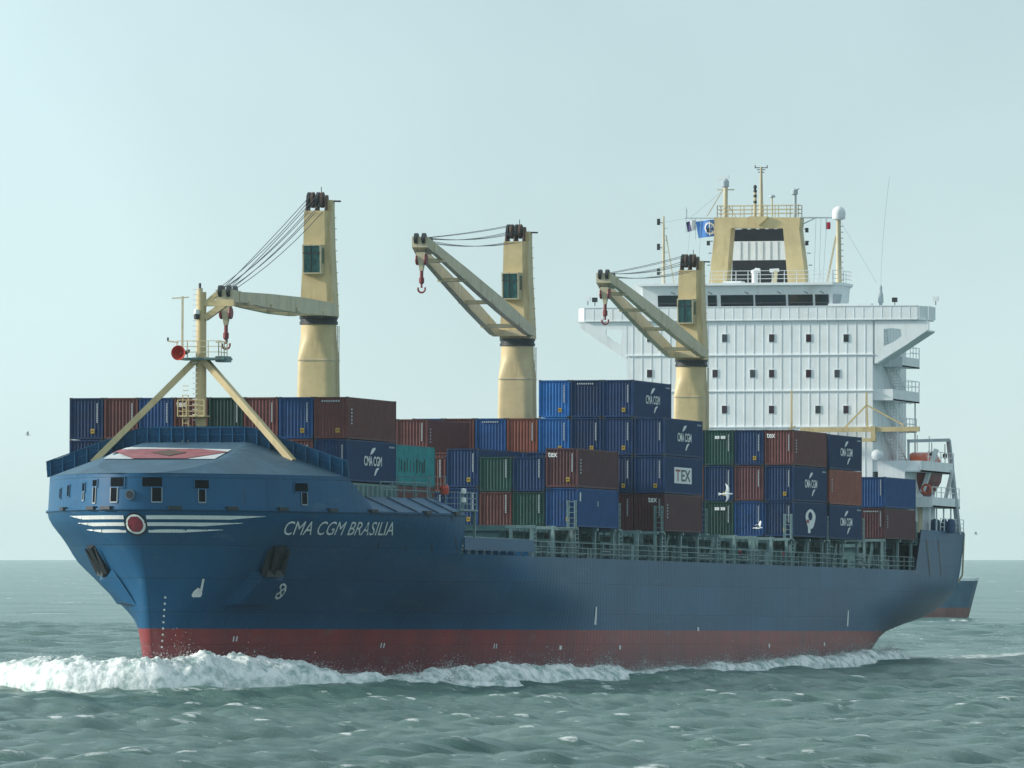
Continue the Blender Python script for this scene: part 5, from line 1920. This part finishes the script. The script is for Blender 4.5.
# provision beam across the front of the block
m_ = MB()
a, b2 = P(800, 430, 136), P(919, 429, 136)
m_.bar((136, a[1], a[2]), (136, b2[1], b2[2]), .35, .42, 'yellow_paint')
m_.bar((136, P(862, 437, 136)[1], P(862, 440, 136)[2]), (136, P(876, 437, 136)[1], P(876, 440, 136)[2]), .3, .3, 'yellow_paint')
m_.bar(P(873, 426, 135.9), P(873, 441, 135.9), .4, .4, 'yellow_paint')
m_.build('provision_beam', root, org)
m_ = MB()
for A, B2 in (((843, 429), (866, 405)), ((866, 405), (903, 425)), ((866, 405), (867, 428)), ((791, 428), (791, 390)), ((788, 430), (795, 426)), ((866, 392), (866, 406))):
    m_.bar(P(*A, 136.2), P(*B2, 136.2), .14, .14, 'yellow_paint')
m_.build('beam_stay', root, org)

# ------------------------------------------------------------------ signal gantry, funnel
SG = 144.0
Q = lambda px, py, s=SG: at(px, py, s)
root = bpy.data.objects.new('signal_gantry', None)
COL.objects.link(root)
root.parent = ship
root.location = wv((SG - ORG[0], 0, 0))
org = (SG, 0, 0)
m_ = MB()
def quad(pts, s0, s1, m):
    V_ = [Q(x, y) for x, y in pts]
    m_.hexa([(s0, p[1], p[2]) for p in V_], [(s1, p[1], p[2]) for p in V_], m)
quad([(716, 228), (732, 228), (727.5, 284), (710, 284)], SG - .8, SG + .8, 'yellow_paint')
quad([(784, 228), (800, 228), (807, 284), (789, 284)], SG - .8, SG + .8, 'yellow_paint')
quad([(715, 217.5), (801, 217.5), (800.5, 228), (716, 228)], SG - .8, SG + .8, 'yellow_paint')
quad([(750, 216.8), (770, 216.8), (760, 226)], SG - 1.1, SG - .8, 'yellow_paint')
m_.build('gantry_frame', root, org)
zg = Q(760, 217.3)[2]
ya, yb_ = Q(718, 217)[1], Q(799, 217)[1]
m_ = MB()
m_.rail([(SG - .7, ya, zg), (SG - .7, yb_, zg), (SG + .7, yb_, zg), (SG + .7, ya, zg), (SG - .7, ya, zg)], 1.05, 'yellow_paint', post=1.0, r=.03)
m_.build('gantry_rail', root, org)
def pole(x0, y0_, x1, y1_, r_, m, name, s=SG, r2=None):
    o = MB().tube(Q(x0, y0_, s), Q(x1, y1_, s), r_, m, r2=r2, n=10)
    return o.build(name, root, org)
pole(760, 218, 760, 166.5, .22, 'cream_paint', 'main_mast', r2=.10)
o = MB()
for py, a, b2 in ((167.5, 754, 766), (169.5, 756, 764), (172, 757, 763)):
    o.bar(Q(a, py), Q(b2, py), .07, .07, 'dark_steel')
for px in (754, 766):
    o.bar(Q(px, 168), Q(px, 165), .07, .07, 'dark_steel')
o.build('mast_crossbar', root, org)
pole(754, 218, 754, 192, .14, 'cream_paint', 'antenna_post')
o = MB()
for py in (188, 192, 197, 203):
    o.lathe(Q(754, py), [(.05, -.1), (.16, 0), (.16, .2), (.05, .3)], 'dark_steel', n=8)
o.build('mast_lamp', root, org)
pole(771, 218, 771, 197, .06, 'cream_paint', 'antenna_post')
o = MB().lathe(Q(771, 197), [(.05, -.05), (.3, 0), (.28, .12), (.1, .22), (.02, .25)], 'stencil_grey', n=14)
o.build('satellite_dome', root, org, smooth=True)
pole(794, 218, 794, 193, .14, 'stencil_grey', 'antenna_post')
o = MB().lathe(Q(793.5, 194), [(.1, -.1), (.3, 0), (.3, .35), (.1, .5)], 'stencil_grey', n=12)
o.bar(Q(795, 190), Q(798, 188.5), .08, .06, 'dark_steel')
o.build('radar_scanner', root, org)
pole(724.5, 218, 724.5, 187, .19, 'cream_paint', 'radar_mast')
o = MB()
o.bar(Q(716, 189.5), Q(733, 189.5), .10, .10, 'cream_paint')
for A, B2 in (((721, 191), (706, 216)), ((727, 205), (735, 217))):
    o.bar(Q(*A), Q(*B2), .07, .07, 'cream_paint')
o.build('mast_stay', root, org)
o = MB()
o.lathe(Q(724, 186.5), [(.1, -.1), (.35, 0), (.35, .5), (.15, .7)], 'stencil_grey', n=12)
a, b2 = Q(717, 178.5), Q(728, 176.5)
o.bar((a[0], a[1], a[2]), (b2[0], b2[1], b2[2]), .25, .28, WH)
o.build('radar_scanner', root, org)
# yards
o = MB()
o.bar(Q(684, 218), Q(716, 218), .12, .10, 'stencil_grey')
o.bar(Q(685.5, 218), Q(685.5, 209), .08, .08, 'stencil_grey')
o.bar(Q(684.5, 207), Q(686, 211), .05, .05, 'stencil_grey')
o.bar(Q(800, 217.5), Q(834, 217.5), .14, .12, 'stencil_grey')
o.bar(Q(801.5, 224), Q(815, 217.5), .09, .09, 'stencil_grey')
o.build('signal_yard', root, org)
o = MB()
for px in (705, 805):
    for k in range(4):
        py = 229 + 12 * k
        x = px - (k * 1.2 if px < 750 else -k * 1.6)
        o.bar(Q(x + (5 if px < 750 else -2), py), Q(x + (8 if px < 750 else 1.5), py), .07, .07, 'dark_steel')
for px in (707.5, 806):
    for py in (230, 243):
        o.box(*(SG - .2, SG + .1, Q(px, py)[1] - .12, Q(px, py)[1] + .12, Q(px, py)[2] - .2, Q(px, py)[2] + .2), 'dark_steel')
o.build('navigation_lamp', root, org)
# halyards
o = MB()
for A, B2 in (((690, 218), (684, 283)), ((700, 218), (697, 283)), ((815, 218), (813, 283)), ((826, 218), (822, 283)), ((820, 218), (818, 283)), ((664, 222), (686, 218)), ((722, 190), (690, 217)), ((840, 222), (876, 283))):
    o.bar(Q(*A), Q(*B2), .025, .025, 'stencil_grey')
o.build('halyard', root, org)

root = bpy.data.objects.new('funnel', None)
COL.objects.link(root)
root.parent = ship
SF = 148.5
root.location = wv((SF - ORG[0], 0, 0))
org = (SF, 0, 0)
F_ = lambda x, y: at(x, y, SF)
def fring(py, xl, xr, dpt, off=0.0):
    a, b2 = F_(xl, py), F_(xr, py)
    z = F_(760, py)[2]
    return [(SF - off, a[1] - off, z), (SF - off, b2[1] + off, z), (SF + dpt, b2[1] + off, z), (SF + dpt, a[1] - off, z)]
edge = lambda py: (732.5 - (py - 228) * .03, 784.5 + (py - 228) * .07)
for nm, p0, p1, mt in (('funnel_top', 229, 241, 'black_paint'), ('funnel_band', 241, 260, 'white_paint'), ('funnel_casing', 260, 288, 'black_paint')):
    o = MB().loft([fring(p0, *edge(p0), 5.5), fring(p1, *edge(p1), 5.6)], mt)
    if nm == 'funnel_band':
        for k in range(1, 7):
            y = F_(732.5 + 52 * k / 7, 250)[1]
            o.box(SF - .04, SF, y - .03, y + .03, F_(750, 259.5)[2], F_(750, 241.5)[2], 'stencil_grey')
    o.build(nm, root, org)
o = MB()
for k in range(5):
    y = F_(738 + 9 * k, 229)[1]
    o.tube((SF + 2, y, F_(760, 232)[2]), (SF + 2, y, F_(760, 227)[2]), .25, 'dark_steel', n=10)
o.build('exhaust_pipe', root, org)

# other rooftop gear, each standing on the wheelhouse roof or the wings
root = bpy.data.objects.new('monkey_island', None)
COL.objects.link(root)
root.parent = ship
SR = 140.0
root.location = wv((SR - ORG[0], 0, 0))
org = (SR, 0, 0)
T_ = lambda x, y, s=SR: at(x, y, s)
zr_ = z1 + .22
def std(px, name='mast'):
    pass
o = MB()
p = T_(662.5, 283)
o.tube((SR, p[1], zr_ - .05), T_(662.5, 216), .17, 'cream_paint', r2=.08, n=8)
o.bar(T_(673, 283), T_(665, 235), .08, .08, 'cream_paint')
for py in (222, 247, 272):
    q = T_(657.5, py)
    o.bar(T_(662, py + 1), q, .06, .06, 'dark_steel')
    o.box(q[0] - .12, q[0] + .12, q[1] - .12, q[1] + .12, q[2] - .25, q[2] + .3, 'dark_steel')
for py in (228, 240, 252, 264):
    o.bar(T_(662, py), T_(666.5, py), .05, .05, 'cream_paint')
o.build('light_mast', root, org)
o = MB()
p = T_(838, 283)
o.tube((SR, p[1], zr_ - .05), T_(837.5, 219), .26, 'cream_paint', r2=.2, n=12)
o.bar((SR, T_(826, 283)[1], zr_), T_(835, 236), .14, .14, 'cream_paint')
for k in range(10):
    o.bar(T_(838, 226 + 6 * k), T_(842.5, 226 + 6 * k), .05, .05, 'dark_steel')
o.build('radome_mast', root, org)
o = MB()
c = T_(837.8, 213)
o.lathe((c[0], c[1], c[2]), [(.3, -.6), (.56, -.5), (.60, 0), (.52, .33), (.32, .52), (.1, .6), (.01, .61)], 'flag_white', n=20)
o.build('radome', root, org, smooth=True)
o = MB()
p = T_(880, 306)
zw = zb1 - .4
o.lathe((SR, p[1], T_(880, 303)[2]), [(.15, -1), (.15, 0), (.25, .05), (.2, .8), (.12, 1.0), (.12, 1.4), (.05, 1.6)], 'stencil_grey', n=10)
prev = T_(880, 288)
for k in range(1, 9):
    q = T_(880 + 8.5 * (k / 8) ** 1.7, 288 - 112 * k / 8)
    o.bar(prev, q, .022, .022, 'stencil_grey')
    prev = q
o.build('whip_antenna', root, org)
o = MB()
p = T_(754, 283)
o.lathe((SR, p[1], zr_ - .02), [(.28, 0), (.28, .95), (.36, 1.0), (.36, 1.2), (.1, 1.3)], 'flag_white', n=14)
o.tube(T_(754, 270), T_(759, 270.5), .2, 'flag_white')
o.build('ventilator_cowl', root, org)
o = MB()
p = T_(774, 283)
o.bar((SR, p[1], zr_), T_(775, 270), .3, .3, 'cream_paint')
o.bar((SR, T_(770.5, 283)[1], zr_), T_(774, 275), .12, .12, 'cream_paint')
o.bar(T_(769, 270.5), T_(778, 270), .25, .3, 'flag_white')
o.build('searchlight', root, org)
o = MB()
a, b2 = T_(726, 283), T_(744, 281.5)
o.box(SR - 1.5, SR, a[1], b2[1], zr_ - .02, b2[2], WH)
o.build('roof_hatch', root, org)

# ------------------------------------------------------------------ things carried or hung on the ship
def flag(name, px0, px1, py0, py1, cols, label, s, skew=0.0, wheel=False):
    f = thing(name, label, 'flag', at(px0, py0, s), 'flags on the signal yard')
    org = at(px0, py0, s)
    m = MB()
    n = 18
    def pt(u, v, off=0.0):
        x = px0 + (px1 - px0) * u + skew * v
        y = py0 + (py1 - py0) * v + 1.2 * u * (1 if skew else 0) * (-2)
        p = at(x, y, s)
        return (p[0] + .22 * math.sin(u * 7 + v * 2) * u + off, p[1], p[2])
    k = len(cols)
    for i, c in enumerate(cols):
        rows = [[pt((i + a / 6) / k, v / 6) for a in range(7)] for v in range(7)]
        m.loft(rows, c, caps=False, closed=False)
    m.build('cloth', f, org)
    if wheel:
        m = MB()
        for r0, r1 in ((.27, .36),):
            ri = [pt(.66 + r0 * .72 * math.cos(a * .2618), .50 + r0 * math.sin(a * .2618), -.05) for a in range(24)]
            ro = [pt(.66 + r1 * .72 * math.cos(a * .2618), .50 + r1 * math.sin(a * .2618), -.05) for a in range(24)]
            m.loft([ri, ro], 'flag_white', caps=False)
        for a in range(4):
            t_ = a * math.pi / 4 + .2
            m.bar(pt(.66 - .3 * math.cos(t_), .5 - .42 * math.sin(t_), -.05), pt(.66 + .3 * math.cos(t_), .5 + .42 * math.sin(t_), -.05), .07, .07, 'flag_white')
        m.build('wheel_emblem', f, org)
    m = MB().bar(at(px0, py0 - 3.5, s), at(px0, py1 + 1, s), .04, .04, 'stencil_grey')
    m.build('hoist_line', f, org)
flag('flag', 685, 693.5, 222, 232, ['flag_navy', 'flag_white'], 'small navy and white flag left of the blue wheel flag', SG, skew=1.5)
flag('flag', 694.5, 714, 221.5, 238, ['flag_blue', 'flag_blue', 'flag_blue'], 'blue flag with a white ship wheel beside the funnel gantry', SG, skew=3.0, wheel=True)
flag('flag', 825, 829, 222, 229, ['flag_red', 'flag_red'], 'tiny red flag under the right signal yard', SG)

lb = thing('lifeboat', 'orange enclosed lifeboat hanging from the white davit at the stern', 'lifeboat', (146, 13.4, zB0))
org = (146, 13.4, zB0)
c0 = at(931, 474, 146)
yc, zc = 12.95, c0[2]
def lsec(s, k, top):
    w_ = 1.3 * k
    if top:
        return [(s, yc - w_, zc + .3), (s, yc - w_ * .9, zc + 1.0), (s, yc - w_ * .6, zc + 1.0 + .9 * k), (s, yc + w_ * .55, zc + 1.0 + .9 * k), (s, yc + w_ * .9, zc + 1.0), (s, yc + w_, zc + .3)]
    return [(s, yc - w_, zc + .3), (s, yc - w_ * .85, zc - .7), (s, yc - w_ * .35, zc - 1.5 * k - .3), (s, yc, zc - 1.9 * k - .3), (s, yc + w_ * .35, zc - 1.5 * k - .3), (s, yc + w_ * .85, zc - .7), (s, yc + w_, zc + .3)]
st_ = [(142.2, .15), (142.8, .55), (143.8, .85), (145.2, 1.0), (147.5, 1.0), (149.0, .9), (150.2, .6)]
o = MB().loft([lsec(s, k, False) for s, k in st_], 'hook_red')
o.build('hull', lb, org)
o = MB().loft([lsec(s, k, True) for s, k in st_], 'orange_grp')
o.build('canopy', lb, org)
o = MB()
for s, k in ((143.6, .8), (148.6, .9)):
    o.bar((s, yc, zc + 1.9), (s, yc, zc + 3.4), .05, .05, 'rope')
o.build('fall_wire', lb, org)
o = MB()
for s in (143.0,):
    o.box(s - .2, s - .12, yc - .35, yc + .35, zc + .75, zc + 1.15, 'glass_dark')
o.build('window', lb, org)
for px, py, lab in ((926, 489, 'small orange life ring on the boat deck rail'),):
    p = at(px, py, 141.8)
    r_ = MB()
    rings = []
    for i in range(20):
        a = 6.2832 * i / 20
        rings.append([(p[0] + .1 * math.cos(b3), p[1] + (.38 + .1 * math.sin(b3)) * math.cos(a), p[2] + (.38 + .1 * math.sin(b3)) * math.sin(a)) for b3 in (0, 1.57, 3.14, 4.71)])
    rings.append(rings[0])
    r_.loft(rings, 'orange_grp', caps=False)
    o = r_.build('life_ring')
    tag(o, lab, 'life ring')
    SHIPSET.append(o)

# ------------------------------------------------------------------ gulls
def gull(px, py, depth, span, roll, head, label, flap=(0.35, -0.2)):
    d = FC + RT * ((px - 512) / F_PX) - UC * ((py - 384) / F_PX)
    c = CAM + d * depth
    g = bpy.data.objects.new('seagull', None)
    COL.objects.link(g)
    g.location = c
    g['label'] = label
    g['category'] = 'seagull'
    g['group'] = 'gulls flying past the ship'
    k = span / 1.2
    bm = bmesh.new()
    # one skin: body as a lofted spindle along local x, wings blended out of its sides
    prof = [(-.34, .005, 0), (-.26, .035, 0), (-.12, .07, -.01), (.02, .085, -.015), (.14, .07, -.005), (.22, .045, .012), (.28, .052, .02), (.33, .035, .018), (.37, .012, .005), (.41, .004, 0)]
    rings = []
    for x, r_, z in prof:
        rings.append([bm.verts.new((x * k, r_ * math.cos(a * .7854) * k, (z + r_ * .85 * math.sin(a * .7854)) * k)) for a in range(8)])
    for a, b2 in zip(rings[:-1], rings[1:]):
        for i in range(8):
            bm.faces.new((a[i], a[(i + 1) % 8], b2[(i + 1) % 8], b2[i]))
    bm.faces.new(rings[0][::-1]); bm.faces.new(rings[-1])
    t0 = [bm.verts.new((x * k, y * k, z * k)) for x, y, z in ((-.28, -.03, 0), (-.28, .03, 0), (-.46, .10, 0), (-.46, -.10, 0))]
    bm.faces.new(t0)
    me = bpy.data.meshes.new('body')
    bm.to_mesh(me); bm.free()
    me.materials.append(MATS['gull_white'])
    me.polygons.foreach_set('use_smooth', [True] * len(me.polygons))
    body = bpy.data.objects.new('body', me)
    COL.objects.link(body); body.parent = g
    for sg, fl in ((1, flap[0]), (-1, flap[1])):
        bm = bmesh.new()
        R_ = []
        # stations outwards: y, leading x, chord, height
        for t_, lx, ch, zz in ((.03, .13, .24, 0), (.18, .17, .22, .16), (.34, .16, .17, .20), (.5, .08, .11, .12), (.62, -.04, .03, .05)):
            z_ = zz * fl * 2 + t_ * fl
            R_.append([bm.verts.new(((lx - ch * u) * k, sg * t_ * k, (z_ + h_) * k)) for u, h_ in ((0, 0), (.3, .018), (1, 0), (.4, -.008))])
        for a, b2 in zip(R_[:-1], R_[1:]):
            for i in range(4):
                bm.faces.new((a[i], a[(i + 1) % 4], b2[(i + 1) % 4], b2[i]))
        bm.faces.new(R_[0]); bm.faces.new(R_[-1][::-1])
        bmesh.ops.recalc_face_normals(bm, faces=bm.faces[:])
        me = bpy.data.meshes.new('wing')
        bm.to_mesh(me); bm.free()
        me.materials.append(MATS['gull_white' if sg > 0 else 'gull_grey'])
        wg = bpy.data.objects.new('wing', me)
        COL.objects.link(wg); wg.parent = g
    g.rotation_mode = 'QUATERNION'
    base = Matrix((-RT, -FH, Vector((0, 0, 1)))).transposed()     # local x = picture left
    g.rotation_quaternion = (base @ Matrix.Rotation(head, 3, 'Z') @ Matrix.Rotation(roll, 3, 'X')).to_quaternion()
gull(726.5, 494, 470, 1.15, R(62), R(180), 'larger white gull banking in front of the navy containers', (.15, .25))
gull(758.5, 528, 520, .95, R(20), R(155), 'smaller white gull flying low before the hatches', (.5, .55))
gull(28, 435, 900, 1.0, R(10), R(20), 'distant dark speck of a gull left of the containers', (.5, .5))
gull(976, 534, 900, .9, R(5), R(10), 'tiny gull just right of the stern', (.4, .4))

# ------------------------------------------------------------------ blue workboat passing beyond the stern
def far(px, z, depth):
    d = (FH + RT * ((px - 512) / F_PX)) * depth
    return Vector((CAM.x + d.x, CAM.y + d.y, z))
DB = 1180.0
wb = bpy.data.objects.new('workboat', None)
COL.objects.link(wb)
wb['label'] = 'blue hull of a smaller vessel half hidden behind the stern'
wb['category'] = 'boat'
wb.location = far(955, 0, DB)
wb.rotation_euler = (0, 0, math.atan2(RT.y, RT.x))
def wmesh(name, rings, m):
    me = bpy.data.meshes.new(name)
    n = len(rings[0])
    vs = [p for r_ in rings for p in r_]
    fs = []
    for k in range(len(rings) - 1):
        for i in range(n - 1):
            fs.append((k * n + i, k * n + i + 1, (k + 1) * n + i + 1, (k + 1) * n + i))
    me.from_pydata(vs, [], fs)
    me.materials.append(MATS[m])
    o = bpy.data.objects.new(name, me)
    COL.objects.link(o); o.parent = wb
    return o
px_m = F_PX / DB
xe = (978 - 955) / px_m
def wsec(x, k, zt0, zt1):
    return [(x, -2.6 * k, zt1), (x, -2.4 * k, zt0), (x, 2.4 * k, zt0), (x, 2.6 * k, zt1)]
zs_ = (-.5, 1.5, 5.3)
rk = lambda z: -1.3 + z * .26
def side_(z0, z1):
    out = []
    for z in np.linspace(z0, z1, 5):
        e = xe + rk(z) - .05
        row = []
        for u in np.linspace(0, 1, 12):
            row.append((-24 + (e + 24) * (1 - (1 - u) ** 1.6), -3.4 * math.sqrt(max(0, 1 - u ** 3)), z))
        row += [(p[0], -p[1], p[2]) for p in row[::-1][1:]]
        out.append(row)
    return out
mat('boot_grey_red', (0.20, 0.10, 0.10), 0.6, var=0.3)
mat('workboat_blue', (0.05, 0.12, 0.19), 0.5, var=0.2)
wmesh('boot_top', side_(-.6, 1.5), 'boot_grey_red')
wmesh('hull', side_(1.5, 5.2), 'workboat_blue')
r5 = side_(5.2, 5.6)
wmesh('gunwale', side_(5.2, 5.6), 'white_paint')
me = bpy.data.meshes.new('deck')
rr_ = side_(5.2, 5.2)[0]
me.from_pydata([(p[0], p[1], 5.25) for p in rr_], [], [tuple(range(len(rr_)))])
me.materials.append(MATS['deck_blue'])
o = bpy.data.objects.new('deck', me); COL.objects.link(o); o.parent = wb
me = bpy.data.meshes.new('wheelhouse')
x0, x1 = -17, -11
me.from_pydata([(x, y, z) for x in (x0, x1) for y in (-1.8, 1.8) for z in (5.2, 7.2)], [], [(0, 1, 3, 2), (4, 6, 7, 5), (0, 4, 5, 1), (2, 3, 7, 6), (1, 5, 7, 3)])
me.materials.append(MATS['white_paint'])
o = bpy.data.objects.new('wheelhouse', me); COL.objects.link(o); o.parent = wb

# ------------------------------------------------------------------ trim and lift of the whole ship, haze
bpy.context.view_layer.update()
TM = Matrix.Translation((0, 0, LIFT)) @ Matrix.Rotation(-TRIM, 4, 'Y')
for o in [ship] + [x for x in SHIPSET if x is not ship]:
    o.matrix_world = TM @ o.matrix_world

bpy.ops.mesh.primitive_cube_add(size=1, location=(CAM.x, CAM.y, 0))
hz = bpy.context.object
hz.name = 'haze'
hz.data.name = 'haze'
ztop, zbot = 54.0, -15.0
hz.scale = (28000, 28000, ztop - zbot)
hz.location.z = (ztop + zbot) / 2
hz['kind'] = 'stuff'
m = bpy.data.materials.new('haze_air')
m.use_nodes = True
t = m.node_tree
t.nodes.clear()
out = t.nodes.new('ShaderNodeOutputMaterial')
pv = t.nodes.new('ShaderNodeVolumePrincipled')
pv.inputs['Color'].default_value = (0.80, 0.95, 0.97, 1)
pv.inputs['Density'].default_value = 0.00004
pv.inputs['Anisotropy'].default_value = 0.3
t.links.new(pv.outputs[0], out.inputs['Volume'])
hz.data.materials.append(m)
